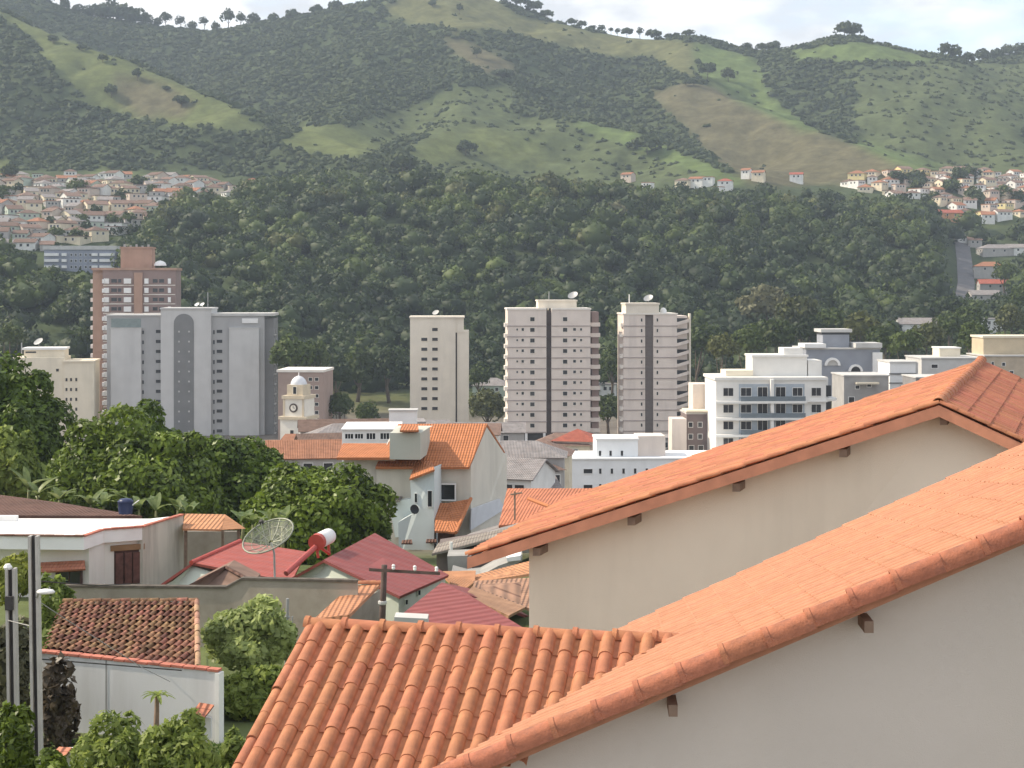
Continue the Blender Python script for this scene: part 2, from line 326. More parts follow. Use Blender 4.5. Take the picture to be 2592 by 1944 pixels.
c1 = lambda L_: [(x / 1.7015, y / 1.7015) for x, y in L_]
c2 = lambda L_: [(1292 + x / 1.7015, y / 1.7015) for x, y in L_]
GREEN, OLIVE, BROWN, BRIGHT, MIX = (.102, .120, .046), (.110, .114, .052), (.106, .097, .055), (.100, .136, .048), (.076, .094, .042)
FOREST = (.055, .072, .034)
COVER = [(MIX, c2([(1480, 300), (1900, 270), (2900, 280), (2900, 760), (1900, 760), (1480, 600)])),
 (MIX, c2([(-100, 480), (250, 520), (520, 600), (900, 760), (600, 800), (-300, 780), (-450, 620)])),
 (MIX, c1([(1480, 545), (1960, 380), (2212, 350), (2212, 560), (1900, 560), (1600, 640)])),
 (GREEN, c1([(-200, -30), (0, 45), (130, 110), (500, 245), (700, 330), (1010, 460), (1150, 570), (1050, 565), (850, 545), (600, 515), (450, 470), (330, 370), (250, 330), (200, 260), (130, 160), (0, 70), (-200, 10)])),
 (BROWN, c1([(480, 330), (700, 350), (850, 450), (780, 510), (600, 505), (500, 420)])),
 (OLIVE, [(950, 22), (1090, -40), (1250, -10), (1292, 30), (1500, 82), (1756, 108), (1760, 200), (1712, 185), (1640, 140), (1580, 150), (1480, 130), (1380, 110), (1290, 80), (1150, 75), (1040, 60)]),
 (BROWN, [(1110, 98), (1180, 103), (1300, 160), (1310, 192), (1222, 184), (1160, 145)]),
 (BROWN, c2([(585, 410), (730, 350), (870, 370), (960, 430), (1180, 520), (1330, 570), (1500, 630), (1760, 725), (1500, 800), (1050, 800), (880, 690), (760, 560), (640, 450)])),
 (BRIGHT, c2([(790, 178), (1000, 235), (1070, 262), (1110, 400), (1190, 470), (1340, 572), (1250, 560), (1100, 490), (960, 430), (880, 372), (810, 340), (800, 290)])),
 (BRIGHT, c2([(1210, 218), (1430, 182), (1550, 186), (1900, 272), (1700, 270), (1500, 265), (1230, 260)])),
 (BRIGHT, c2([(270, 515), (520, 566), (900, 725), (1030, 795), (850, 760), (640, 690), (440, 605), (300, 560)])),
 (GREEN, c1([(1190, 612), (1330, 538), (1480, 543), (1560, 600), (1650, 650), (1500, 690), (1370, 665)])),
 (GREEN, c1([(1690, 695), (1870, 598), (1960, 555), (1985, 660), (1900, 700), (1720, 730)])),
 (GREEN, c1([(1985, 590), (2080, 543), (2212, 590), (2350, 640), (2350, 730), (2080, 665), (2000, 625)])),
 (BRIGHT, c2([(1465, 592), (1600, 636), (1850, 706), (1870, 730), (1700, 722), (1480, 622)])),
 (GREEN, [(-80, 400), (20, 405), (55, 445), (40, 465), (-80, 465)]),
 (GREEN, [(230, 432), (330, 440), (440, 452), (430, 465), (230, 455)]),
 (GREEN, [(2480, 548), (2592, 552), (2700, 560), (2600, 572), (2490, 560)]),
 (OLIVE, [(830, 985), (1040, 985), (1040, 1060), (830, 1060)]), (GREEN, [(945, 990), (1036, 990), (1036, 1006), (945, 1006)]), (GREEN, [(1190, 985), (1290, 985), (1290, 1000), (1190, 1000)]),
]
def inpoly(px, py, poly):
    o = np.zeros(px.shape, bool); n = len(poly)
    for i in range(n):
        x1, y1 = poly[i]; x2, y2 = poly[(i + 1) % n]
        if y1 == y2: continue
        o ^= ((y1 > py) != (y2 > py)) & (px < (x2 - x1) * (py - y1) / (y2 - y1) + x1)
    return o
us = np.concatenate([np.arange(-5000, -400, 200), np.arange(-400, 3000, 9), np.arange(3000, 7600, 200)]).astype(float)
ds = np.concatenate([np.arange(-400, 0, 40), np.arange(0, 120, 6), np.arange(120, 500, 14), np.arange(500, 1000, 9), np.arange(1000, 1850, 7), np.arange(1850, 2600, 50), np.arange(2600, 9000, 800)]).astype(float)
Ug, Dg = np.meshgrid(us, ds); Xg = (Ug - 1296) * np.maximum(Dg, 60) / F; Zg = gz(Xg, Dg)
Zg = np.where(Dg > 1900, Zg - (Dg - 1900) * .04, Zg)
PXg = Ug; PYg = YH - F * (Zg - H) / np.maximum(Dg, 1)
wob = fbm(Xg, Dg, 60, 9) * 5
col = np.zeros(Xg.shape + (4,)); col[..., 3] = 1; col[..., :3] = FOREST
TOWN = (.17, .14, .11)
PASS = np.zeros(Xg.shape)
for cc, poly in COVER:
    m_ = inpoly(PXg + wob, PYg + wob * .6, poly) & (Dg > 480); col[m_, :3] = cc; PASS[m_] = 1 if cc is not MIX else .5
nearm = Dg < 480; col[nearm, :3] = (.10, .12, .05)
yard = Dg < 33; col[yard, :3] = (.19, .175, .15)
valley = (Dg > 110) & (Dg < 520); col[valley, :3] = (.16, .14, .12)
for _ in range(2):
    for ax in (0, 1):
        col[..., :3] = (np.roll(col[..., :3], 1, ax) + 2 * col[..., :3] + np.roll(col[..., :3], -1, ax)) / 4
fv = fbm(Xg, Dg, 40, 21) * .14 + fbm(Xg, Dg, 14, 22) * .08; col[..., :3] *= (1 + fv)[..., None]
nr_, nc_ = Xg.shape; idx = np.arange(nr_ * nc_).reshape(nr_, nc_)
Fc = np.stack([idx[:-1, :-1], idx[:-1, 1:], idx[1:, 1:], idx[1:, :-1]], -1).reshape(-1, 4)
tm = bpy.data.materials.new('ground_cover'); tm.use_nodes = True; t = tm.node_tree; b = t.nodes['Principled BSDF']; b.inputs['Roughness'].default_value = 1; b.inputs['Specular IOR Level'].default_value = .05
at_ = N(t, 'ShaderNodeAttribute', attribute_name='cover'); tcn = N(t, 'ShaderNodeTexCoord'); n1 = N(t, 'ShaderNodeTexNoise'); n1.inputs['Scale'].default_value = .12; n1.inputs['Detail'].default_value = 9; n1.inputs['Roughness'].default_value = .7
t.links.new(tcn.outputs['Object'], n1.inputs['Vector']); r1 = N(t, 'ShaderNodeMapRange'); r1.inputs[1].default_value = .3; r1.inputs[2].default_value = .7; r1.inputs[3].default_value = .62; r1.inputs[4].default_value = 1.32; t.links.new(n1.outputs[0], r1.inputs[0])
ml = N(t, 'ShaderNodeMixRGB', blend_type='MULTIPLY'); ml.inputs[0].default_value = 1; t.links.new(at_.outputs[0], ml.inputs[1]); t.links.new(r1.outputs[0], ml.inputs[2]); t.links.new(ml.outputs[0], b.inputs['Base Color'])
ter = np_mesh('terrain', np.stack([Xg, Dg, Zg], -1).reshape(-1, 3), Fc, tm, smooth=True); tag(ter, kind='structure')
ca = ter.data.color_attributes.new('cover', 'FLOAT_COLOR', 'POINT'); ca.data.foreach_set('color', col.astype(np.float32).ravel())
# road climbing the right-hand hill
ASPH = mat('asphalt', (.13, .125, .13), .9, .15, .3)
mb = MB(); cl = []
for d in np.arange(690, 985, 8):
    pc = np.interp(d, [690, 760, 830, 900, 985], [2410, 2440, 2446, 2442, 2432]); x = (pc - 1296) * d / F; cl.append(Vector((x, d, 0)))
for a_, b_ in zip(cl[:-1], cl[1:]):
    w_ = 4.5; q = [Vector((a_.x - w_, a_.y, 0)), Vector((a_.x + w_, a_.y, 0)), Vector((b_.x + w_, b_.y, 0)), Vector((b_.x - w_, b_.y, 0))]
    mb.face([(v.x, v.y, ground(v.x, v.y) + .7) for v in q])
tag(mb.build('road', ASPH), kind='structure')
# ------------------------------------------------------------------ far vegetation
LM_FAR = [leaf_mat('woodland_leaves_dark', (.038, .055, .024), (.055, .074, .031), .1, .9, .012), leaf_mat('woodland_leaves_olive', (.043, .061, .026), (.068, .086, .036), .1, .9, .012)]
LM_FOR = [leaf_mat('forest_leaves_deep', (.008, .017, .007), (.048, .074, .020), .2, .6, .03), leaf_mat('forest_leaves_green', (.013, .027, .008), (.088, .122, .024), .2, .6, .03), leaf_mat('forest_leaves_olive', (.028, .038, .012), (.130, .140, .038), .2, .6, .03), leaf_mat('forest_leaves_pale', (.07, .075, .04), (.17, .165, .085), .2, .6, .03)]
def proj(x, y, z): return 1296 + F * x / y, YH - F * (z - H) / y
def cover_at(x, y, z):
    px, py = proj(x, y, z); wb = fbm(x, y, 60, 9) * 5; o = np.zeros(px.shape)
    for cc, poly in COVER:
        m_ = inpoly(px + wb, py + wb * .6, poly); o[m_] = .5 if cc is MIX else 1
    return o
def clumps(name, X, Y, Z, rad, mi, mats, rng, quads=0, leaf=1.0, zs=.85):
    v, f = ICO1; n = len(X); base = unit(v)[None] * (.72 + .5 * rng.random((n, len(v), 1)))
    base = base * (rad[:, None, None] * np.array([1, 1, zs])); base[..., 2] = np.maximum(base[..., 2], -.5 * rad[:, None])
    V = (base + np.stack([X, Y, Z], -1)[:, None, :]).reshape(-1, 3); T = (f[None] + (np.arange(n) * len(v))[:, None, None]).reshape(-1, 3)
    if not quads: return np_mesh(name, V, T, mats, np.repeat(mi, len(f)))
    d = unit(rng.normal(size=(n, quads, 3)) + np.array([0, 0, .45])); lump = .84 + .34 * np.sin(d[..., :1] * 5 + rng.random((n, 1, 1)) * 6) * np.sin(d[..., 1:2] * 5 + rng.random((n, 1, 1)) * 6) + .34 * rng.random((n, quads, 1)) - .08
    cen = (d * lump * rad[:, None, None] * np.array([1, 1, zs]) + np.stack([X, Y, Z], -1)[:, None, :]).reshape(-1, 3)
    nr = unit(d.reshape(-1, 3) + .85 * rng.normal(size=(n * quads, 3)))
    q = leaf_quads(cen, nr, np.repeat(rad, quads)[:, None] * leaf, rng, .75)
    o = len(V); V = np.concatenate([V, q.reshape(-1, 3)]); k = np.arange(len(q))[:, None] * 4 + o
    T = np.concatenate([T, k + np.array([[0, 1, 2]]), k + np.array([[0, 2, 3]])]); m2 = np.concatenate([np.repeat(mi, len(f)), np.tile(np.repeat(mi, quads), 2)])
    return np_mesh(name, V, T, mats, m2)
rng = np.random.default_rng(3)
n = 46000; uu = rng.uniform(-500, 3100, n); dd_ = np.sqrt(rng.uniform(985 ** 2, 1830 ** 2, n)); X = (uu - 1296) * dd_ / F; Z = gz(X, dd_); cv = cover_at(X, dd_, Z)
px_, py_ = proj(X, dd_, Z)
keep = (((cv == 0) & (rng.random(n) < .86)) | ((cv == .5) & (rng.random(n) < .20)) | (rng.random(n) < .012)) & (Z > 112)
keep &= ~((py_ > 432) & (px_ < 560)) & ~((py_ > 425) & (px_ > 2080))
X, Y, Z = X[keep], dd_[keep], Z[keep]; rad = rng.uniform(2.2, 4.6, len(X)) * np.where(cv[keep] > 0, .6, 1)
tag(clumps('mountain_woodland', X, Y, Z + rad * .05, rad, (rng.random(len(X)) < .45 + .3 * fbm(X, Y, 220, 77)).astype(int), LM_FAR, rng, 9, .5, .6), 'dark woodland covering the hollows of the mountain slopes', 'woodland', kind='stuff')
# the wooded hill behind the towers
TOWN_L = [(-900, 455), (40, 448), (330, 452), (560, 462), (700, 470), (690, 490), (600, 500), (560, 535), (470, 520), (400, 575), (330, 610), (300, 690), (110, 690), (0, 650), (-900, 650)]
TOWN_R = [(2130, 470), (2200, 430), (3500, 430), (3500, 560), (2600, 560), (2370, 560), (2350, 500), (2250, 520)]
ROADZ = [(2395, 640), (2470, 630), (2590, 640), (3000, 640), (3000, 780), (2560, 790), (2380, 790), (2425, 740)]
n = 3300; uu = rng.uniform(-450, 3000, n); dd_ = np.sqrt(rng.uniform(555 ** 2, 985 ** 2, n)); X = (uu - 1296) * dd_ / F; Z = gz(X, dd_); px_, py_ = proj(X, dd_, Z)
keep = ~inpoly(px_, py_, TOWN_L) & ~inpoly(px_, py_, TOWN_R) & ~((px_ > 2385) & (py_ < 800) & (py_ > 625) & (px_ < 2580)) & ~((px_ > 1660) & (px_ < 2080) & (dd_ > 930) & (rng.random(n) < .75))
keep &= ~((px_ > 90) & (px_ < 305) & (dd_ > 650) & (dd_ < 700))
keep &= ~((px_ > 2380) & (rng.random(n) < .4)) & ~(inpoly(px_, py_, [(820, 985), (1300, 985), (1300, 1070), (820, 1070)]))
X, Y, Z = X[keep], dd_[keep], Z[keep]; rad = (2.8 + 4.2 * rng.random(len(X)) ** 1.3) * (1 + .35 * (rng.random(len(X)) < .12)); hgt = rng.uniform(2.5, 7.5, len(X)) + fbm(X, Y, 70, 41) * 1.5
mi = np.clip(rng.normal(.35 + fbm(X, Y, 150, 31) * .55 + np.clip((Z - 25) / 60, 0, 1) * .95, .6), 0, 3).astype(int)  # deeper greens low down: the hill's shaded foot is put into leaf colour
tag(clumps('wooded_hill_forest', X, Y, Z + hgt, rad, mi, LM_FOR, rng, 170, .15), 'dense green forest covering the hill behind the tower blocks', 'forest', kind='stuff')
def sky_base(px):
    d = np.linspace(1100, 1850, 400); x = (px - 1296) * d / F; z = gz(x, d); p = YH - F * (z - H) / d; i = int(np.argmin(p)); return Vector((x[i], d[i], z[i]))
ORD = ['leftmost', 'second', 'third', 'fourth', 'fifth', 'sixth', 'seventh', 'eighth', 'ninth', 'tenth', 'eleventh', 'twelfth', 'thirteenth', 'fourteenth', 'fifteenth', 'sixteenth', 'seventeenth', 'eighteenth', 'nineteenth', 'twentieth', 'twenty-first', 'twenty-second', 'twenty-third', 'twenty-fourth', 'twenty-fifth', 'twenty-sixth', 'twenty-seventh', 'twenty-eighth', 'twenty-ninth', 'thirtieth']
def nth(i): return ORD[i] if i == 0 else ORD[i] + ' from the left'
def far_tree(name, label, base, hpx, wpx, group, seed, m=None, n=260, gap=.4):
    k = base.y / F; h = hpx * k; r = wpx * k / 2
    return tree(name, label, base - Vector((0, 0, .5)), h, (r, r, min(h * (1 - gap) / 1.6, r * 1.1)), m or LM_FAR[seed % 2], n, r * .22, group, seed, trunk_r=h * .022, limbs=3, nl=12, lobe=.42)
skl = [(70, 26, 22), (120, 30, 26), (165, 26, 24), (195, 24, 22), (222, 30, 26), (255, 42, 40), (287, 52, 46), (320, 46, 42), (348, 38, 34), (372, 30, 24), (398, 22, 20), (420, 40, 22), (456, 34, 18), (486, 26, 22), (517, 40, 18), (546, 26, 18), (578, 52, 26), (610, 38, 20), (642, 30, 26), (690, 24, 24), (740, 22, 26), (800, 20, 26), (850, 22, 28)]
for i, (px, hp, wp) in enumerate(skl):
    far_tree('ridge_tree', 'dark tree against the sky on the far saddle, ' + nth(i), sky_base(px), hp * 1.0, wp * 1.2, 'trees along the saddle skyline', i, gap=.12)
skr = [(1285, 40, 40), (1318, 44, 44), (1352, 40, 42), (1384, 32, 34), (1448, 24, 26), (1472, 26, 24), (1498, 18, 22), (1523, 26, 18), (1546, 24, 12), (1563, 26, 14), (1588, 34, 30), (1620, 36, 18), (1655, 32, 38), (1694, 18, 22), (1712, 18, 20), (1742, 24, 30)]
for i, (px, hp, wp) in enumerate(skr):
    far_tree('ridge_tree', 'small dark tree standing on the ridge right of the summit, ' + nth(i), sky_base(px), hp * .8, wp * .95, 'trees along the ridge right of the summit', 40 + i)
for i, (px, hp, wp) in enumerate([(1890, 20, 26), (1928, 26, 30), (1958, 28, 34), (2136, 46, 44), (2162, 40, 42), (2242, 10, 16), (2392, 44, 34), (2420, 40, 36), (2452, 34, 32), (2486, 40, 40), (2520, 34, 36), (2552, 38, 40), (2584, 32, 36)]):
    lb = ['low dark tree in the skyline notch, ' + nth(i)] * 3 + ['left half of the tree pair crowning the round green hilltop', 'right half of the tree pair crowning the round green hilltop', 'tiny shrub on the right shoulder of the round green hilltop'] + ['dark tree of the skyline wood at the far right, ' + nth(max(0, i - 6))] * 7
    far_tree('hilltop_tree', lb[i], sky_base(px), hp * .85, wp * .95, 'trees along the right-hand skyline', 60 + i, gap=.28)
for i, (px, py, hp, wp, lb) in enumerate([(1790, 200, 42, 46, 'round dark tree on the bright pasture under the ridge'), (1844, 208, 36, 36, 'smaller round tree right of the round pasture tree'), (1768, 172, 24, 16, 'slim tree above the round pasture tree'), (1738, 218, 18, 20, 'left of two shrubs at the top of the brown spur'), (1756, 219, 18, 20, 'right of two shrubs at the top of the brown spur'), (1638, 392, 48, 66, 'broad dark tree on the lower green spur'), (1600, 380, 22, 26, 'small tree left of the broad tree on the lower spur'),
    (134, 112, 24, 28, 'uppermost lone tree on the sunlit left spur'), (206, 130, 18, 22, 'second lone tree down the sunlit left spur'), (259, 160, 24, 26, 'third lone tree down the sunlit left spur'), (347, 208, 34, 26, 'tall dark lone tree midway down the left spur'), (281, 250, 34, 34, 'lone dark tree low on the brown patch of the left spur'), (420, 230, 14, 20, 'small shrub under the crest of the left spur'), (460, 268, 26, 40, 'spreading shrub low on the left spur'),
    (1206, 148, 28, 22, 'lone tree on the brown clearing below the summit'), (1275, 196, 18, 50, 'shrubby tree at the foot of the brown clearing'), (1163, 36, 28, 18, 'slim dark tree on the summit pasture'), (1094, 18, 16, 20, 'small tree left on the summit pasture'), (2050, 318, 12, 30, 'shrub at the lower end of the bright strip'), (1020, 448, 60, 70, 'rounded dark tree in front of the green mounds'), (1180, 395, 40, 44, 'dark tree between the two green mounds'), (25, 470, 46, 40, 'tree on the small green knoll at the left edge')]):
    p = hit(px, py, 950, 1800)
    if p: far_tree('slope_tree', lb, p, hp, wp, 'lone trees on the mountain pastures', 90 + i)
# ------------------------------------------------------------------ hillside towns
WALLS = {'white': (.72, .71, .68), 'cream': (.68, .60, .45), 'pale pink': (.55, .46, .39), 'pale green': (.44, .50, .42), 'grey': (.42, .40, .38), 'yellow': (.68, .58, .30), 'orange': (.60, .30, .16)}
ROOFS = {'brown tile': (.17, .11, .085), 'terracotta': (.33, .15, .085), 'grey sheet': (.27, .25, .245), 'faded pink tile': (.22, .145, .115), 'red': (.36, .10, .065)}
WM = {k: mat('plaster_' + k.replace(' ', '_'), v, .9, .08, .6, 0, 20, tuple(x * .6 for x in v), .35, .4, streak=True) for k, v in WALLS.items()}
RM = {k: roof_mat('far_roof_' + k.replace(' ', '_'), v, var=.25, dirt_amt=.35) for k, v in ROOFS.items()}
def small_house(label, base, wd, dp, h, rot, wall, roof, kind, group, wins=2, name='hillside_house', cat='house'):
    t = thing(name, label, cat, base, group); r = R(rot); ex = Vector((math.cos(r), math.sin(r), 0)); ey = Vector((-math.sin(r), math.cos(r), 0)); o = Vector(base) - ex * wd / 2 - ey * dp / 2; Z = Vector((0, 0, 1))
    mb = MB(); P = lambda x, y, z: o + ex * x + ey * y + Z * z
    pt = .42
    if kind == 'gable':
        rz = h + dp / 2 * pt
        mb.prism([P(0, 0, -4), P(0, 0, h), P(0, dp / 2, rz), P(0, dp, h), P(0, dp, -4)], ex * wd); mb.build('wall', WM[wall], t)
        slab('roof', [P(-.4, dp / 2, rz + .18), P(wd + .4, dp / 2, rz + .18), P(wd + .4, -.5, h - .5 * pt + .18), P(-.4, -.5, h - .5 * pt + .18)], .14, RM[roof], t)
        slab('roof', [P(wd + .4, dp / 2, rz + .18), P(-.4, dp / 2, rz + .18), P(-.4, dp + .5, h - .5 * pt + .18), P(wd + .4, dp + .5, h - .5 * pt + .18)], .14, RM[roof], t)
    elif kind == 'hip':
        mb.box(P(0, 0, -4), ex * wd, ey * dp, Z * (h + 4)); mb.build('wall', WM[wall], t); q = min(wd, dp) / 2; rz = h + q * pt * 1.2
        a, b = (P(q, dp / 2, rz), P(wd - q, dp / 2, rz)) if wd >= dp else (P(wd / 2, q, rz), P(wd / 2, dp - q, rz)); e = .5
        c0, c1_, c2_, c3 = P(-e, -e, h), P(wd + e, -e, h), P(wd + e, dp + e, h), P(-e, dp + e, h); m2 = MB()
        if wd >= dp: fs = [[c0, c1_, b, a], [c1_, c2_, b], [c2_, c3, a, b], [c3, c0, a]]
        else: fs = [[c0, c1_, a], [c1_, c2_, b, a], [c2_, c3, b], [c3, c0, a, b]]
        for f in fs: m2.face(f, 0, [((v - o).dot(ex), (v - o).dot(ey)) for v in f])
        m2.face([c3, c2_, c1_, c0]); m2.build('roof', RM[roof], t)
    else:
        mb.box(P(0, 0, -4), ex * wd, ey * dp, Z * (h + 4)); mb.build('wall', WM[wall], t); m2 = MB(); m2.box(P(-.25, -.25, h + .003), ex * (wd + .5), ey * (dp + .5), Z * .35); m2.build('roof', RM[roof], t)
    for i in range(wins):
        o2 = bpy.data.objects.new('window', win_mesh(1.1, 1.2, WM['white'], GLASS, 0, .06)); link(o2, t); o2.matrix_basis = Matrix.Translation(P(wd * (i + 1) / (wins + 1), -.03, h - 1.3)) @ Matrix.Rotation(r, 4, 'Z')
    for i in range(2):
        o2 = bpy.data.objects.new('window', win_mesh(1.1, 1.2, WM['white'], GLASS, 0, .06)); link(o2, t); o2.matrix_basis = Matrix.Translation(P(-.03, dp * (i + 1) / 3, h - 1.3)) @ Matrix.Rotation(r - math.pi / 2, 4, 'Z')
    return t
def town(poly, rows, walls, roofs, where, group, seed, d0, step=46, dist=11.5, kinds=('gable', 'hip', 'flat', 'gable'), cap=999):
    rr = random.Random(seed); placed = []; cnt = 0
    for ri, py in enumerate(rows):
        xs = []; lo = min(p[0] for p in poly); hi = max(p[0] for p in poly); x = max(lo, -60) + rr.random() * 20
        while x < min(hi, 2640):
            y = py + rr.uniform(-5, 5)
            if inpoly(np.array([x]), np.array([y]), poly)[0]:
                p = hit(x, y, d0, 1300)
                if p and all((p - q).length > dist for q in placed): placed.append(p); xs.append((x, p))
            x += step * rr.uniform(.55, 1.05)
        for i, (x, p) in enumerate(xs):
            wl = rr.choice(walls); rf = rr.choice(roofs); kd = rr.choice(kinds); wd = rr.uniform(6.5, 11.5); dp = rr.uniform(7, 10.5)
            small_house(f'{wl} house, {rf} roof, {where}, {ORD[ri].replace("leftmost", "top")} row, {nth(i)}', p, wd, dp, rr.choice([2.3, 2.6, 2.8, 3.2, 4.6]), rr.choice([-28, -20, 10, 24, 32, 40]) + rr.uniform(-8, 8), wl, rf, kd, group, rr.choice([2, 3, 3]))
    return placed
town([(-80, 452), (40, 448), (330, 450), (480, 458), (640, 476), (600, 498), (545, 520), (470, 512), (390, 560), (330, 600), (215, 622), (100, 640), (60, 690), (-80, 700)],
     [456, 468, 481, 495, 509, 524, 540, 557, 575, 594, 613, 634], ['white', 'cream', 'pale pink', 'cream', 'cream', 'pale green', 'white', 'grey'], ['brown tile', 'faded pink tile', 'grey sheet', 'brown tile', 'grey sheet', 'terracotta', 'faded pink tile', 'brown tile'], 'left hillside town', 'houses of the left hillside town', 4, 560, step=32, dist=8.3)
town([(2140, 478), (2190, 440), (2300, 432), (2700, 436), (2700, 556), (2440, 552), (2360, 510), (2280, 508)],
     [442, 452, 463, 475, 488, 502, 517, 533, 549], ['white', 'white', 'cream', 'cream', 'pale pink', 'yellow', 'white'], ['terracotta', 'brown tile', 'faded pink tile', 'terracotta', 'faded pink tile'], 'right hillside town', 'houses of the right hillside town', 5, 700, step=30, dist=8.6, kinds=('gable', 'hip', 'flat'))
for i, (px, py, wd, wl, rf, kd, lb) in enumerate([
    (1730, 478, 13, 'cream', 'faded pink tile', 'hip', 'long cream house at the left end of the row behind the forest crest'), (1765, 474, 13, 'white', 'terracotta', 'gable', 'white gabled house second along the forest crest'),
    (1793, 470, 10, 'white', 'terracotta', 'flat', 'bright white house with two towers on the forest crest'), (1836, 480, 13, 'white', 'red', 'hip', 'red roofed white house behind the forest crest'), (1818, 496, 8, 'white', 'terracotta', 'flat', 'small white house low on the forest crest'),
    (1890, 452, 8, 'white', 'terracotta', 'gable', 'small white house above the forest crest'), (1920, 458, 11, 'cream', 'terracotta', 'gable', 'cream house above the crest next to a dark tree'), (2016, 462, 12, 'white', 'red', 'gable', 'white house with red roof alone on the crest'),
    (1590, 462, 11, 'pale pink', 'terracotta', 'gable', 'pinkish house with low roof above the forest crest'), (1640, 484, 9, 'white', 'terracotta', 'flat', 'tiny white house peeking over the forest crest'), (640, 478, 9, 'white', 'red', 'hip', 'white house with red roof at the edge of the forest'), (675, 478, 9, 'white', 'grey sheet', 'flat', 'bright white house furthest along the edge of the forest')]):
    p = hit(px, py, 900, 1400)
    if p: small_house(lb, p + Vector((0, 0, 2.5)), wd * .72, 7, 2.8, -32 + 6 * (i % 4), wl, rf, kd, 'scattered houses on the forest crest')
for i, (px, py, d, wd, wl, rf, kd, lb) in enumerate([(2505, 690, 860, 17, 'grey', 'terracotta', 'hip', 'long orange roofed house highest along the hill road'), (2515, 735, 800, 15, 'grey', 'red', 'gable', 'red roofed house halfway down the hill road'), (2490, 770, 760, 14, 'grey', 'grey sheet', 'gable', 'pale grey house at the foot of the hill road'), (2440, 640, 960, 10, 'white', 'grey sheet', 'flat', 'bright white building at the top of the hill road'), (2520, 655, 930, 20, 'grey', 'grey sheet', 'hip', 'wide grey roofed shed beside the top of the hill road'), (2590, 650, 930, 20, 'white', 'grey sheet', 'gable', 'white shed at the right edge above the hill road'), (2465, 650, 955, 8, 'grey', 'faded pink tile', 'gable', 'small house against the white building on the hill road'),
    (2325, 842, 600, 16, 'white', 'grey sheet', 'gable', 'long low white shed among trees below the forest'), (2503, 830, 610, 10, 'white', 'grey sheet', 'flat', 'white pavilion with flat roof among trees at the right'), (2400, 565, 1000, 16, 'orange', 'red', 'gable', 'orange house with red roof below the right hillside town'), (2500, 575, 1000, 8, 'white', 'terracotta', 'gable', 'narrow house with bright white side wall below the right hillside town'),
    (1247, 1010, 560, 13, 'pale green', 'grey sheet', 'hip', 'pavilion with pale green roof between the beige and the balconied tower'), (1538, 1000, 560, 6, 'white', 'grey sheet', 'flat', 'tiny white hut between the two balconied towers')]):
    x = (px - 1296) * d / F; small_house(lb, (x, d, max(ground(x, d), H - (py - YH) * d / F)), wd, 10, 3.4, -12 + 5 * (i % 5), wl, rf, kd, None)
rr = random.Random(8)
for nm, pl, k in (('left', [(-40, 462), (560, 470), (500, 510), (330, 600), (60, 660), (-40, 660)], 26), ('right', [(2180, 470), (2250, 448), (2620, 450), (2620, 545), (2420, 545), (2300, 510)], 16)):
    pts_ = []
    while len(pts_) < k:
        x = rr.uniform(-40, 2620); y = rr.uniform(440, 660)
        if inpoly(np.array([x]), np.array([y]), pl)[0]: pts_.append((x, y))
    for i, (x, y) in enumerate(sorted(pts_)):
        p = hit(x, y, 560, 1300)
        if p: far_tree('town_tree', f'dark green garden tree among the {nm} hillside houses, {nth(i)}', p, rr.uniform(24, 40), rr.uniform(26, 46), f'garden trees of the {nm} hillside town', 400 + i, LM_FOR[rr.randrange(2)], 300, .15)
# blue and white apartment slab on the left slope
FC = Fac(690, 200, 4); BLU = mat('blue_grey_paint', (.26, .28, .34), .8, .1); CON = mat('pale_concrete', (.50, .49, .47), .9, .1, .5); WHT = mat('white_paint', (.78, .77, .75), .85, .05, .5)
t = thing('apartment_slab', 'long blue and white apartment slab below the left hillside town', 'apartment block', FC.p(200, 720, 5))
FC.part('wall', 113, 291, 632, 715, 0, 11, BLU, t); FC.part('roof', 110, 294, 622, 632, -.6, 11.6, CON, t)
for ry in (645, 660, 676):
    for x0, x1 in ((115, 150), (158, 170), (233, 247), (252, 289)):
        FC.part('balcony', x0, x1, ry - 4, ry + 3, -1.2, 0, WHT, t)
    for x in (181, 192, 204, 217, 228): window(FC, x, ry, 5, 6, WHT, t)
# ------------------------------------------------------------------ tower blocks
def dish(parent, p, r, m, tilt=R(40), rot=R(-30), name='dish'):
    mb = MB(); prof = [(r * i / 6, r * .28 * (i / 6) ** 2) for i in range(1, 7)]; n = 14
    M = Matrix.Translation(Vector(p)) @ Matrix.Rotation(rot, 4, 'Z') @ Matrix.Rotation(tilt, 4, 'X')
    mb.lathe((0, 0, 0), prof[::-1], n); me = mb.mesh('dish', m, True); o = bpy.data.objects.new(name, me); link(o, parent); o.matrix_basis = M
    s = MB(); s.tube([Vector(p) - Vector((0, 0, r * 1.2)), Vector(p)], r * .05, 6); s.build('dish_post', m, parent); return o
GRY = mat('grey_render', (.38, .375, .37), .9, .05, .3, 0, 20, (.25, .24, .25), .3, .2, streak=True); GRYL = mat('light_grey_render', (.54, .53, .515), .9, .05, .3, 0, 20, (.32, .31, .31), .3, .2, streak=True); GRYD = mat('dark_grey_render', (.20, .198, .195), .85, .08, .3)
BRN = mat('brown_render', (.40, .255, .19), .9, .08, .3, 0, 20, (.2, .12, .1), .3, .2, streak=True); BRD = mat('dark_brown_render', (.27, .195, .175), .9, .08, .3); BEI = mat('beige_render', (.74, .67, .56), .9, .05, .3, 0, 20, (.42, .38, .33), .3, .2, streak=True)
PNK = mat('pinkish_render', (.70, .61, .54), .9, .06, .3, 0, 20, (.36, .31, .29), .35, .25, streak=True); SHF = mat('dark_shaft', (.085, .065, .06), .8, .1, .4); TRIM = mat('pale_trim', (.76, .71, .64), .9, .05, .5); METAL = mat('grey_metal', (.35, .35, .35), .5, .1, 1, metal=.3)
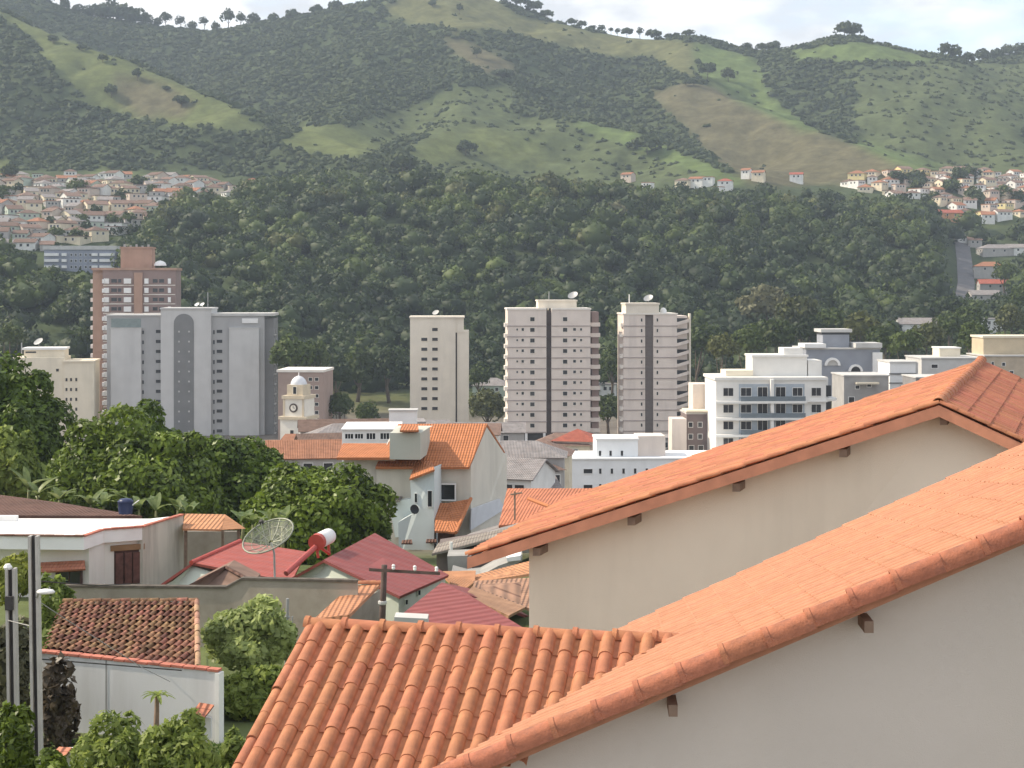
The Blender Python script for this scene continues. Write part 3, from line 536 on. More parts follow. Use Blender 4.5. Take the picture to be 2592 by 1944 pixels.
CRM = mat('cream_render', (.74, .66, .52), .9, .05, .3, 0, 20, (.42, .38, .30), .35, .25, streak=True)
# brown tower behind the grey one
FC = Fac(515, 350, 6); t = thing('brown_tower', 'tall brown apartment tower with white balconies and a boxy rooftop', 'tower block', FC.p(340, 1080, 8))
FC.part('wall', 262, 443, 684, 1130, 0, 17, BRD, t); FC.part('wall', 236, 262, 684, 1130, 1.2, 17, BRN, t); FC.part('parapet', 234, 446, 678, 684, -.4, 17.3, BRN, t); FC.part('penthouse', 302, 380, 628, 678.5, 4, 13, BRN, t); FC.part('penthouse_roof', 300, 382, 624, 628, 3.7, 13.3, BRN, t)
FC.part('pilaster', 340, 361, 690, 1130, -.7, 0, BRN, t)
mb = MB(); mb.lathe(FC.p(400, 672, 5), [(2.1, 0), (2.0, .5), (1.6, 1.1), (.9, 1.5), (.2, 1.7)], 14); mb.build('water_tank', WHT, t, True)
for i in range(5): FC.part('antenna_box', 308 + i * 14, 313 + i * 14, 617 + (i % 2) * 3, 624.2, 5 + i, 5.6 + i, METAL, t)
for i in range(17):
    py = 712 + i * 23.6
    for x, wd in ((272, 12), (324, 18), (371, 10), (428, 7)): FC.part('balcony', x - wd / 2, x + wd / 2, py - 7, py + 6, -1.0, .02, WHT, t)
    for x, wd in ((290, 14), (304, 8)): window(FC, x, py - 1, wd, 9, BRD, t)
    for x, wd in ((392, 12), (408, 12)): window(FC, x, py - 1, wd, 9, BRD, t)
    FC.part('floor_band', 263, 339, py + 9, py + 11, -.15, .02, TRIM, t); FC.part('floor_band', 362, 442, py + 9, py + 11, -.15, .02, TRIM, t)
    FC.part('side_balcony', 228, 236, py - 5, py + 5, 3, 6.5, WHT, t); FC.part('corner_balcony', 262, 267, py - 5, py + 5, -1.6, -.02, WHT, t)
# grey tower with arched panel
FC = Fac(478, 480, 3); t = thing('grey_tower', 'wide grey apartment tower with an arched dark panel up its middle', 'tower block', FC.p(480, 1110, 8))
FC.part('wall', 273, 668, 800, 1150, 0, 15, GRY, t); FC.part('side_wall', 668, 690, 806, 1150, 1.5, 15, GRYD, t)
FC.part('center_block', 409, 535, 783, 1150, -1.1, 13, GRYL, t); FC.part('roof_edge', 271, 409, 796, 800.2, -.3, 15.3, CON, t); FC.part('roof_edge', 535, 692, 793, 799.8, -.5, 15.3, CON, t); FC.part('roof_edge', 407, 537, 779, 783, -1.4, 13.3, GRYL, t)
mb = MB(); arc = [FC.p(467 + 25 * math.cos(a), 818 - 24 * math.sin(a), -1.25) for a in [math.pi * i / 14 for i in range(15)]]
mb.prism([FC.p(442, 1150, -1.25)] + arc[::-1] + [FC.p(492, 1150, -1.25)], FC.ey * .145); mb.build('arched_panel', GRYD, t)
for x0, x1 in ((284, 360), (580, 655)):
    FC.part('pale_panel', x0, x1, 832, 1150, -.9, 0, GRYL, t); FC.part('panel_cap', x0 - 1, x1 + 1, 829, 832, -1.0, 0, CON, t)
FC.part('recess_shade_plate', 284, 358, 806, 828, -.12, 0, mat('recess_shade_tone', (.22, .26, .25), .8, .1), t); FC.part('roof_screen', 612, 652, 806, 818, -.4, 0, WHT, t)  # first part is a flat plate with a recess's shade put into its colour
for i in range(11):
    py = 839 + i * 25.2
    window(FC, 402, py, 13, 8, GRY, t); window(FC, 555, py, 14, 8, GRY, t); window(FC, 363.5, py + 2, 4, 9, GRY, t, mull=0); window(FC, 541, py + 2, 4, 10, GRY, t)
    for x in (455, 480): FC.part('vent', x - 2, x + 2, py - 2, py + 2, -1.3, -1.24, CON, t)
    for yb in (4, 9): window(FC, 690, py, 8, 10, GRY, t, y=yb, side=math.pi / 2)
    FC.part('side_ledge', 690, 694, py + 8, py + 11, 2.5, 5.5, CON, t)
for x, hh in ((520, 40), (506, 10), (492, 8)):
    mb = MB(); mb.tube([FC.p(x, 779, 5), FC.p(x, 779 - hh, 5)], .12, 6); mb.build('antenna', METAL, t)
for x in (494, 507): dish(t, FC.p(x, 772, 4), .8, WHT)
# beige tower
FC = Fac(488, 1100, 2); t = thing('beige_tower', 'slim plain beige tower with two columns of small windows', 'tower block', FC.p(1100, 1080, 6))
FC.part('wall', 1038, 1153, 805, 1110, 0, 14, BEI, t); FC.part('wall', 1157, 1187, 838, 1110, .5, 14, BEI, t); FC.part('groove', 1153, 1157, 842, 1110, 1.2, 13, SHF, t); FC.part('wall', 1150, 1174, 805, 842, .25, 12, BEI, t)
FC.part('parapet', 1036, 1176, 801, 805.2, -.3, 14.3, BEI, t)
for i in range(9):
    py = 859 + (i - 1) * 25
    if i > 0: window(FC, 1074, py, 15, 8, BEI, t)
    window(FC, 1101, py, 14, 8, BEI, t)
dish(t, FC.p(1103, 793, 4), 1.1, CON)
# first balconied tower
def balcony_tower(FC, t, x0, x1, top, base, rows, lx, rx):
    for i in range(rows):
        py = top + i * 26.9
        FC.part('floor_band', x0 - 1, x1 + 1, py, py + 2.2, -.16, 14.1, SHF if False else mat('band_paint', (.36, .30, .28), .9, .1), t)
        if lx: FC.part('balcony', lx, x0, py - 6, py + 4, .6, 4.5, TRIM, t)
        if rx:
            FC.part('balcony', x1, rx, py - 7, py + 3, 1.2, 5.2, PNK, t); FC.part('balcony_door', x1, x1 + .8, py + 4, py + 18, 1.6, 4.8, GLASS, t)
FC = Fac(440, 1390, 3); t = thing('balconied_tower', 'broad pinkish tower with a dark central shaft and round-looking windows', 'tower block', FC.p(1390, 1105, 7))
FC.part('wall', 1285, 1383, 784, 1096, 0, 14, PNK, t); FC.part('wall', 1396, 1495, 784, 1096, 0, 14, PNK, t); FC.part('shaft', 1383, 1396, 787, 1112, .9, 13, SHF, t); FC.part('parapet', 1283, 1383, 780, 784.2, -.2, 14.2, TRIM, t); FC.part('parapet', 1396, 1497, 780, 784.2, -.2, 14.2, TRIM, t)
FC.part('penthouse', 1364, 1462, 763, 781, 2.5, 11, BEI, t); FC.part('penthouse_roof', 1362, 1464, 759.5, 763, 2.2, 11.3, BEI, t); FC.part('stair_block', 1500, 1518, 790, 1096, 2, 11, BRD, t)
balcony_tower(FC, t, 1285, 1383, 824, 1096, 11, 1277, None); balcony_tower(FC, t, 1396, 1495, 824, 1096, 11, None, 1521)
for i in range(11):
    py = 808 + i * 26.9
    window(FC, 1347.5, py, 11, 10, TRIM, t); window(FC, 1430.5, py, 11, 10, TRIM, t)
    if i: window(FC, 1323, py - 1, 6, 7, TRIM, t); window(FC, 1309, py - 1, 4, 5, TRIM, t); window(FC, 1454.5, py - 1, 7, 7, TRIM, t); window(FC, 1471, py - 1, 5, 6, TRIM, t)
FC.part('ground_floor', 1290, 1492, 1096, 1125, 1.4, 13, GLASS, t)
for x in (1288, 1332, 1378, 1404, 1444, 1492): FC.part('column', x - 3, x + 3, 1096, 1125, 0, 1.2, WHT, t)
dish(t, FC.p(1456, 750, 6), 1.5, METAL); mb = MB(); mb.tube([FC.p(1393, 760, 5), FC.p(1393, 738, 5)], .12, 6); mb.build('antenna', METAL, t)
# second balconied tower
FC = Fac(440, 1650, 3); t = thing('balconied_tower', 'narrower pinkish tower with a grey shaft and balconies up its right side', 'tower block', FC.p(1650, 1105, 7))
FC.part('wall', 1578, 1633, 796, 1112, 0, 14, PNK, t); FC.part('wall', 1654, 1714, 796, 1112, 0, 14, PNK, t); FC.part('shaft', 1633, 1654, 797, 1112, .7, 13, mat('grey_brown_shaft', (.15, .125, .115), .8, .1), t); FC.part('parapet', 1576, 1716, 793, 796.2, -.2, 14.2, TRIM, t)
FC.part('penthouse', 1584, 1668, 771, 797, -.1, 10, BEI, t); FC.part('penthouse_roof', 1582, 1670, 767, 771, -.4, 10.3, BEI, t); FC.part('side_wall', 1714, 1746, 800, 1112, 3.5, 14, PNK, t); FC.part('side_fin', 1750, 1754, 794, 1080, 3, 5, BEI, t)
mb = MB(); mb.lathe(FC.p(1686, 794, 5), [(.9, 0), (.9, .9), (.5, 1.5), (.1, 1.6)], 12); mb.build('water_tank', WHT, t, True)
for i in range(12):
    py = 824 + i * 26.6
    FC.part('floor_band', 1577, 1632.5, py, py + 2.2, -.16, 3, mat('band_paint', (.36, .30, .28)), t); FC.part('floor_band', 1654.5, 1715, py, py + 2.2, -.16, 3, MATS['band_paint'], t); FC.part('balcony', 1571, 1578, py - 6, py + 3, .6, 4.5, TRIM, t)
    if i < 11:
        mb = MB(); mb.prism([FC.p(1714, py - 1, 0), FC.p(1752, py - 8, 3.4), FC.p(1752, py - 17, 3.4), FC.p(1714, py - 8, 0)], FC.ey * .3); mb.build('balcony', PNK, t)
        FC.part('balcony_door', 1718, 1745, py - 26 + 8, py - 8, 3.45, 3.5, GLASS, t)
    window(FC, 1624, py - 14, 4, 8, TRIM, t); window(FC, 1664, py - 14, 4, 8, TRIM, t)
dish(t, FC.p(1648, 757, 5), 1.4, METAL); mb = MB(); mb.tube([FC.p(1597, 767, 4), FC.p(1597, 745, 4)], .14, 6); mb.build('antenna', WHT, t)
# cream block behind the left trees
FC = Fac(470, 130, 8); t = thing('cream_block', 'cream apartment block half hidden behind the leftmost tree', 'apartment block', FC.p(130, 1060, 6))
FC.part('wall', 34, 162, 905, 1150, 0, 14, CRM, t); FC.part('wall', 162, 236, 917, 1150, -.6, 13, CRM, t); FC.part('penthouse', 60, 160, 886, 905.2, 2, 11, CRM, t); FC.part('roof_edge', 56, 163, 881, 886, 1.6, 11.4, WHT, t); FC.part('parapet', 160, 238, 913, 917.2, -.9, 13.3, CRM, t)
for i in range(5):
    for x in (168, 179, 192): window(FC, x, 961 + i * 25, 5, 8, CRM, t, y=-.6)
window(FC, 145, 937, 7, 7, CRM, t); window(FC, 77, 892, 26, 4, CRM, t, y=2); dish(t, FC.p(93, 868, 5), 1.5, CON); mb = MB(); mb.tube([FC.p(53, 905, 3), FC.p(53, 868, 3)], .2, 6); mb.build('antenna', METAL, t)
# building behind the church and the church itself
FC = Fac(420, 770, -4); t = thing('brown_block', 'brownish residential block standing behind the church tower', 'apartment block', FC.p(770, 1120, 6))
FC.part('wall', 703, 819, 942, 1140, 0, 14, mat('dusty_brown_render', (.36, .27, .23), .9, .08, .3), t); FC.part('parapet', 700, 821, 936, 942.2, -.4, 14.4, TRIM, t)
for i in range(7):
    for x in (786, 802): window(FC, x, 960 + i * 21, 9, 8, TRIM, t)
FC = Fac(330, 741, -18); YEL = mat('yellow_trim', (.56, .48, .36), .9, .08); CHW = mat('church_white', (.74, .70, .62), .9, .06, .5)
t = thing('church_tower', 'white and yellow church bell tower with clock and pale dome', 'church tower', FC.p(741, 1115, 3))
FC.part('base', 706, 776, 1062, 1150, 0, 5.8, CHW, t); FC.part('cornice', 702, 780, 1055, 1062.2, -.35, 6.15, YEL, t); FC.part('clock_stage', 712, 770, 1010, 1055.2, .4, 5.4, CHW, t); FC.part('cornice', 709, 773, 1002, 1010.2, .1, 5.7, YEL, t)
for x0, x1 in ((712, 717), (765, 770)): FC.part('pilaster', x0, x1, 1010, 1055, .28, .6, YEL, t)
mb = MB(); mb.tube([FC.p(741, 1033, .41), FC.p(741, 1033, .25)], .95, 20); cf = mb.build('clock_face', mat('clock_dark', (.08, .06, .05), .6), t); mb = MB(); mb.tube([FC.p(741, 1033, .24), FC.p(741, 1033, .22)], .62, 20); mb.build('dial', CHW, cf)
mb = MB(); mb.box(FC.p(740.3, 1033, .2), FC.ex * .1, FC.ey * -.03, (0, 0, .5)); mb.box(FC.p(741, 1033.6, .2), FC.ex * .38, FC.ey * -.03, (0, 0, .09)); mb.build('clock_hands', MATS['clock_dark'], cf)
FC.part('belfry', 719, 763, 975, 1002.2, 1.0, 4.8, YEL, t)
for x in (741,): window(FC, x, 989, 9, 18, CHW, t, y=1.0)
mb = MB(); mb.lathe(FC.p(741, 976, 2.9), [(1.75, 0), (1.7, .5), (1.4, 1.1), (.9, 1.6), (.35, 1.85), (.08, 1.95), (.06, 2.6)], 18); mb.build('dome', mat('dome_metal', (.62, .62, .64), .35, .08, 1, metal=.2), t, True)
window(FC, 739, 1098, 10, 18, CHW, t)
sr = RM['brown tile']; ch = thing('church_nave', 'low red-brown nave roof at the foot of the church tower', 'church', U(745, 1135, 322))
for q in ([(722, 1098, 324), (770, 1098, 324), (790, 1125, 318), (700, 1125, 318)],): slab('roof', [U(*a) for a in q], .3, RM['terracotta'], ch)
mb = MB(); mb.prism([U(702, 1122, 318.5), U(788, 1122, 318.5), U(788, 1160, 318.5), U(702, 1160, 318.5)], (0, 5, 0)); mb.build('wall', CHW, ch)
# white balconied apartment building on the right
FC = Fac(290, 1940, 2); FC.o.x += 1.0; AZ = mat('blue_panel', (.38, .42, .46), .8, .08); t = thing('white_apartments', 'white apartment building with blue-grey panels and curved balconies', 'apartment block', FC.p(1950, 1180, 6))
WH2 = mat('warm_white_paint', (.72, .70, .66), .85, .05, .4, 0, 20, (.5, .48, .45), .25, .3, streak=True)
FC.part('wall', 1798, 2078, 962, 1260, 0, 13, WH2, t); FC.part('parapet', 1794, 2082, 955, 962.2, -.3, 13.3, WH2, t); FC.part('blue_panel', 1856, 2023, 972, 1260, -.06, 0, AZ, t); FC.part('penthouse', 1901, 2042, 906, 955.2, 4, 11, WH2, t); FC.part('penthouse_roof', 1899, 2045, 901, 906, 3.7, 11.3, WH2, t); FC.part('water_tank_room', 1985, 2034, 884, 901.2, 5, 10, WH2, t); FC.part('white_column', 1934, 1942, 960, 1260, -1.3, -.065, WH2, t)
FC.part('rooftop_wall', 1830, 1900, 940, 955.1, 3, 9, CRM, t); FC.part('rooftop_wall', 2045, 2080, 915, 955.1, 4, 10, WH2, t)
for i in range(6):
    py = 992 + i * 42.2
    FC.part('balcony_slab', 1794, 2026, py + 22, py + 28, -1.5, 0, WH2, t); FC.part('ledge', 2026, 2080, py + 22, py + 26, -.5, 0, WH2, t)
    FC.part('balcony_rail', 1858, 2022, py + 10, py + 22, -1.4, -1.36, mat('smoked_glass', (.16, .19, .21), .2, .1, 1), t)
    for x, wd, hg in ((1829, 25, 20), (1874, 26, 20), (2005, 24, 20), (2053, 24, 20)): window(FC, x, py, wd, hg, WH2, t, mull=1, y=-.06 if 1850 < x < 2030 else 0, dep=.12)
    for x in (1916, 1962): window(FC, x, py + 3, 24, 30, WH2, t, mull=1, y=-.06, dep=.12, name='balcony_door')
    mb = MB(); pts = [FC.p(2078 + 40 * math.sin(a) / 1, py + 25, 1.2 + 2.9 - 2.9 * math.cos(a)) for a in [math.pi * .5 * k / 6 for k in range(7)]]
    mb.prism([FC.p(2078, py + 25, 8)] + [FC.p(2078, py + 25, 1.2)] + pts[1:] + [FC.p(2118, py + 25, 8)], (0, 0, 6 * FC.k)); mb.build('curved_balcony', WH2, t)
    FC.part('side_window', 2078.1, 2106, py - 12, py + 16, 4.5, 7.8, GLASS, t)
FC.part('side_wall', 2078, 2100, 962, 1260, 5, 13, WH2, t)
# blocks around it
def block(name, label, d, px0, px1, top, base, dep, m, wins=(), rot=2, y=0, cap=None, extra=(), cat='building', wm=None, mull=0):
    FC = Fac(d, (px0 + px1) / 2, rot); t = thing(name, label, cat, FC.p((px0 + px1) / 2, base, dep / 2)); FC.part('wall', px0, px1, top + 2, base, 0, dep, m, t); FC.part('roof_edge', px0 - 2, px1 + 2, top - 1, top + 2.2, -.3, dep + .3, cap or CON, t)
    for a in extra: FC.part(*a, t)
    for wd in wins: window(FC, *wd, wm or WHT, t, mull=mull)
    return FC, t
SLT = mat('slate_blue_render', (.27, .285, .32), .85, .08, .4)
FC, t = block('blue_block', 'slate blue building with a lookout top and white arches', 360, 2040, 2228, 882, 1010, 14, SLT, [], extra=[('lookout', 2090, 2158, 848, 882.2, 3, 9, SLT), ('lookout_roof', 2084, 2164, 834, 842, 2.4, 9.6, CON), ('lookout_band', 2088, 2160, 842, 848, 3.2, 8.8, GLASS), ('wing_roof', 2034, 2088, 870, 880, -1, 6, WHT), ('wing_roof', 2164, 2231, 868, 880, -1, 6, CON), ('side_pier', 2208, 2232, 892, 1010, -.9, 0, WHT)])
for xc, yc, r_ in ((2106, 925, 20), (2165, 940, 18)):
    mb = MB(); o_ = [FC.p(xc + r_ * math.cos(a), yc - r_ * math.sin(a), -.7) for a in [math.pi * i / 12 for i in range(13)]]; n_ = [FC.p(xc + r_ * .7 * math.cos(a), yc - r_ * .7 * math.sin(a), -.7) for a in [math.pi * i / 12 for i in range(13)]]
    for i in range(12): mb.prism([o_[i], o_[i + 1], n_[i + 1], n_[i]], FC.ey * .7)
    mb.build('arch', WHT, t); mb = MB(); mb.prism(n_, FC.ey * .2); g_ = mb.build('arch_glass', GLASS if xc > 2120 else CON, t); g_.location = FC.ey * .45
block('grey_block', 'grey building with small framed windows right of the white apartments', 310, 2136, 2250, 950, 1100, 10, mat('mid_grey_render', (.34, .33, .32), .9, .12, .5), [(2155, 1012, 14, 14), (2220, 1012, 10, 12), (2170, 980, 10, 8), (2200, 975, 10, 8)], extra=[('awning', 2164, 2222, 967, 972, -1.2, 0, CRM)])
block('white_tower_house', 'narrow white three-storey building with banded floors', 320, 2252, 2318, 916, 1080, 9, WHT, [(2303, 957, 6, 7), (2284, 990, 12, 28)], extra=[('floor_band', 2250, 2320, 944, 948, -.2, 0, GRYD), ('floor_band', 2250, 2320, 968, 971, -.2, 0, GRYD), ('side_strip', 2318, 2328, 918, 1080, 1, 8, CON)])
block('pale_block', 'low pale grey building with a rooftop room near the tiled ridge', 340, 2332, 2492, 906, 1060, 12, CON, [(2365, 927, 16, 9), (2460, 925, 8, 8)], extra=[('rooftop_room', 2392, 2446, 884, 905.2, 4, 9, CRM), ('rooftop_edge', 2390, 2448, 881, 884, 3.8, 9.2, WHT)])
block('grey_roofed_block', 'dark grey roofed block just above the tiled slope', 300, 2318, 2400, 955, 1060, 9, mat('dark_concrete', (.23, .22, .22), .9, .1, .5))
block('tan_block', 'tan building with stepped storeys at the right edge', 350, 2492, 2640, 900, 1080, 12, mat('tan_render', (.47, .39, .29), .9, .1, .5, 0, 20, (.3, .25, .2), .4, .4), [(2512, 922, 6, 12), (2540, 922, 8, 8), (2560, 945, 10, 12), (2530, 950, 10, 12)], extra=[('upper_storey', 2500, 2640, 856, 899.2, 3, 11, mat('ochre_render', (.52, .43, .30), .9, .08, .5)), ('upper_edge', 2497, 2642, 851, 856, 2.7, 11.3, CRM)])
block('dusky_annex', 'dark brown annex with a pale stair tower beside the white apartments', 300, 1738, 1794, 1046, 1180, 8, mat('plum_render', (.20, .16, .155), .9, .1, .5), [(1748, 1075, 10, 12), (1772, 1075, 10, 12), (1748, 1105, 10, 12), (1772, 1105, 10, 12), (1750, 1135, 12, 14), (1774, 1135, 12, 14)], extra=[('stair_tower', 1697, 1734, 1058, 1180, -2, 3, PNK), ('back_block', 1760, 1800, 975, 1046, 3, 9, PNK), ('terrace', 1735, 1800, 1038, 1043, -.9, 5, CRM)])
WB = mat('cool_white_paint', (.80, .81, .81), .85, .04, .4, 0, 20, (.5, .52, .53), .25, .4, streak=True)
FC, t = block('white_low_building', 'long white low building with a row of small slot windows', 275, 1420, 1905, 1160, 1280, 12, WB, [(1488, 1192, 22, 11), (1488, 1231, 22, 9)] + [(1519 + 29.5 * i, 1192, 6, 13) for i in range(9)] + [(1519 + 29.5 * i, 1231, 6, 13) for i in range(9)], cap=WB, extra=[('corner_pier', 1412, 1424, 1154, 1250, -.6, 1, WB)])
FC.part('upper_block', 1512, 1618, 1116, 1160.2, 2, 9, WB, t); FC.part('upper_edge', 1510, 1620, 1112, 1116, 1.7, 9.3, WHT, t)
for x in (1521, 1548, 1577): window(FC, x, 1150, 6, 13, WB, t, y=2)
FC.part('grey_wing', 1619, 1690, 1108, 1160.1, 3, 9, PNK, t)
# low roofs between the towers and the near houses
LOW = [(735, 1150, 215, 6, 'grey', 'brown tile', 'gable', 'brown gabled house left of the long white workshop'), (835, 1128, 230, 9, 'white', 'brown tile', 'gable', 'small white gabled house beside the church'), (860, 1105, 240, 10, 'grey', 'grey sheet', 'hip', 'pale hip-roofed house behind the white workshop'),
 (880, 1085, 300, 18, 'grey', 'brown tile', 'gable', 'long brown roof behind the workshop'), (985, 1068, 320, 14, 'white', 'grey sheet', 'flat', 'flat white building in front of the beige tower'), (1060, 1085, 330, 12, 'grey', 'grey sheet', 'gable', 'grey shed at the foot of the beige tower'), (1235, 1090, 350, 16, 'grey', 'grey sheet', 'gable', 'grey gabled shed left of the broad tower'),
 (1315, 1150, 230, 13, 'grey', 'grey sheet', 'hip', 'dark grey hipped roof below the broad tower'), (1372, 1146, 250, 9, 'cream', 'faded pink tile', 'hip', 'cream house with faded roof below the broad tower'), (1425, 1122, 300, 11, 'cream', 'faded pink tile', 'hip', 'wide faded roof right of the hipped grey roof'), (1462, 1112, 300, 8, 'pale pink', 'red', 'hip', 'small red hipped roof below the broad tower'), (1470, 1142, 300, 6, 'grey', 'grey sheet', 'gable', 'grey roof tucked behind the white low building'), (1560, 1108, 350, 14, 'white', 'grey sheet', 'flat', 'white flat roofed house between the towers'),
 (1318, 1200, 180, 5.5, 'white', 'grey sheet', 'gable', 'white house with pale canopy right of the gabled house'), (1330, 1226, 185, 5.5, 'grey', 'grey sheet', 'gable', 'grey sheet roof in front of the white low building'), (1372, 1182, 225, 4, 'grey', 'brown tile', 'hip', 'small house with veranda beside the white low building'), (1640, 1108, 360, 12, 'grey', 'grey sheet', 'flat', 'grey flat roof under the narrower tower'), (780, 1150, 200, 10, 'grey', 'terracotta', 'gable', 'low terracotta roof just above the dark tree'), (900, 1120, 260, 10, 'cream', 'terracotta', 'hip', 'cream house with terracotta roof behind the workshop'),
 (1100, 1100, 290, 11, 'pale pink', 'terracotta', 'gable', 'pinkish house hidden behind the orange ridge'), (1200, 1095, 310, 10, 'white', 'faded pink tile', 'gable', 'white house peeking over the orange ridge')]
for i, (px, py, d, wd, wl, rf, kd, lb) in enumerate(LOW):
    p = U(px, py, d); small_house(lb, (p.x, p.y, p.z - 3.4), wd, 8, 3.4, (i * 37) % 40 - 22, wl, rf, kd, None, 3, name='town_house')
FC, t = block('workshop', 'long white workshop with a band of dark windows', 165, 866, 1010, 1086, 1180, 8, WHT, [(884, 1104, 20, 12), (909, 1104, 20, 12), (939, 1104, 22, 15), (974, 1104, 22, 15)], cap=WHT, mull=2)
FC, t = block('rooftop_sign', 'white billboard-like water tank room above the brown roof', 300, 985, 1055, 1038, 1075, 3, WHT)
# ------------------------------------------------------------------ near: tiled houses on the right
TERRA = mat('terracotta_tile', (.43, .172, .088), .8, .14, 9, .25, 60, (.22, .095, .06), .5, 3.2, rnd=.11)
TERRB = mat('pale_terracotta_tile', (.45, .208, .12), .8, .10, 9, .2, 60, (.38, .17, .09), .4, 2.0, rnd=.05)
OLDT = mat('weathered_tile', (.29, .145, .085), .9, .35, 7, .4, 40, (.055, .038, .03), .9, 4.0, rnd=.5)
VERGE = mat('verge_tile', (.38, .145, .08), .85, .18, 9, .4, 50, (.13, .07, .055), .75, 3.5, rnd=.09)
def tile_geo(wd=.215, ln=.41, rise=.009, seg=8):
    pan = [(0, .012), (.012, .002), (.052, 0), (.064, .006)]; cx = .139; r = .075
    prof = pan + [(cx + r * math.cos(math.pi * (1 - i / seg)), .006 + r * 1.0 * math.sin(math.pi * (i / seg))) for i in range(seg + 1)]
    n = len(prof); top = [(x, 0, z) for x, z in prof]; bot = [(cx + (x - cx) * 1.05 if x > .07 else x, ln, z + rise) for x, z in prof]; sk = [(x, y, z - .012) for x, y, z in bot]
    V = top + bot + bot + sk; Fq = [(i, i + 1, n + i + 1, n + i) for i in range(n - 1)] + [(2 * n + i, 2 * n + i + 1, 3 * n + i + 1, 3 * n + i) for i in range(n - 1)]
    return np.array(V), np.array(Fq), n - 1
TV, TF, TN = tile_geo()
def tile_mesh(m):
    me = bpy.data.meshes.new('tile'); me.from_pydata(TV.tolist(), [], [tuple(reversed(f)) for f in TF.tolist()]); me.materials.append(m)
    me.polygons.foreach_set('use_smooth', [i < TN for i in range(len(TF))]); me.update(); return me
def tiles_on(quad, parent, m, maxparts, pitch=.215, expo=.385, clip=None, jit=.004, lift=.02, prefer=None, tilt=0):
    """quad: ridge-left, ridge-right, eave-right, eave-left seen from above with the eave towards the viewer of the slope"""
    a, b, c, d = [Vector(p) for p in quad]; nc = max(1, round((b - a).length / pitch)); nr = max(1, round(((d - a).length + (c - b).length) / 2 / expo)); items = []
    for i in range(nc):
        for j in range(nr):
            P = lambda u, v: (a * (1 - u) + b * u) * (1 - v) + (d * (1 - u) + c * u) * v
            u, v = i / nc, j / nr; o = P(u, v); X = (P((i + 1) / nc, v) - o); Y = (P(u, (j + 1) / nr) - o); sx = X.length / .215; sy = Y.length / .385; X.normalize(); Y = (Y - X * Y.dot(X)).normalized(); Zv = X.cross(Y)
            if Zv.z < 0: Zv = -Zv
            if tilt: Y = (Y + Zv * tilt * random.uniform(.6, 1.3)).normalized(); Zv = (Zv - Y * Zv.dot(Y)).normalized()
            o = o + Zv * (lift + random.uniform(-jit, jit)) + X * random.uniform(-jit, jit)
            if clip and not clip(o + X * .1 + Y * .2): continue
            M = Matrix(((X.x * sx, Y.x * sy, Zv.x, o.x), (X.y * sx, Y.y * sy, Zv.y, o.y), (X.z * sx, Y.z * sy, Zv.z, o.z), (0, 0, 0, 1))); items.append((M, o))
    items.sort(key=prefer or (lambda q: (q[1] - cam.location).length)); me = tile_mesh(m)
    for M, o in items[:maxparts]:
        q = bpy.data.objects.new('tile', me); link(q, parent); q.matrix_basis = M
    rest = items[maxparts:]
    if rest:
        Ms = np.array([np.array(M) for M, _ in rest]); V = np.einsum('nij,kj->nki', Ms[:, :3, :3], TV) + Ms[:, None, :3, 3]; k = len(TV)
        ob = np_mesh('remaining_tiles', V.reshape(-1, 3), (TF[None, :, ::-1] + (np.arange(len(rest)) * k)[:, None, None]).reshape(-1, 4), m, parent=parent); ob['kind'] = 'stuff'
        ob.data.polygons.foreach_set('use_smooth', np.tile(np.arange(len(TF)) < TN, len(rest)))
    return len(items)
def half_round(ln, r, collar=0, n=9, th=.014, drop=0):
    mb = MB(); rings = [(0, r), (ln * .12, r * (1 + collar * .0)), (ln * .88, r * 1.02), (ln * .89, r * (1.02 + collar)), (ln, r * (1.03 + collar))]
    for sgn, off in ((1, 0), (-1, -th)):
        R_ = [[Vector(((rr + off) * math.cos(math.pi * i / n), y, (rr + off) * math.sin(math.pi * i / n) + (0 if 0 < i < n else -drop))) for i in range(n + 1)] for y, rr in rings]
        for p, q in zip(R_[:-1], R_[1:]):
            for i in range(n): mb.face([p[i], p[i + 1], q[i + 1], q[i]])
        if sgn == 1: O = R_
        else:
            for e in (0, -1):
                for i in range(n): mb.face([O[e][i], O[e][i + 1], R_[e][i + 1], R_[e][i]])
    return mb
def run_caps(name, p0, p1, up, n, r, m, parent, collar=0, overlap=1.12, jit=.01, drop=0, twist=0):
    p0 = Vector(p0); p1 = Vector(p1); Y = (p1 - p0); ln = Y.length / n; Y.normalize(); X = Y.cross(Vector(up)).normalized(); Zv = X.cross(Y)
    if Zv.dot(Vector(up)) < 0: Zv = -Zv
    me = half_round(ln * overlap, r, collar, drop=drop).mesh(name, m, True, weld=True)
    for i in range(n):
        o = p0 + Y * ln * i + Zv * random.uniform(-jit, jit) + X * random.uniform(-jit, jit); T = Y + Zv * (.035) + X * random.uniform(-twist, twist); T.normalize(); X2 = T.cross(Zv).normalized(); Z2 = X2.cross(T)
        q = bpy.data.objects.new(name, me); link(q, parent); q.matrix_basis = Matrix(((X2.x, T.x, Z2.x, o.x), (X2.y, T.y, Z2.y, o.y), (X2.z, T.z, Z2.z, o.z), (0, 0, 0, 1)))
UP = Vector((0, 0, 1))
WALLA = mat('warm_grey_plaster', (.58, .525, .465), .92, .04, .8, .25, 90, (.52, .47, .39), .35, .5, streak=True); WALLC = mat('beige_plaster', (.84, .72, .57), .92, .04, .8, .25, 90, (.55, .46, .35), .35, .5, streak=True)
WOOD = mat('rafter_wood', (.24, .165, .12), .85, .2, 6); MORT = mat('mortar', (.50, .40, .33), .95, .15, 8, .4, 60)
hz = H - 3.777
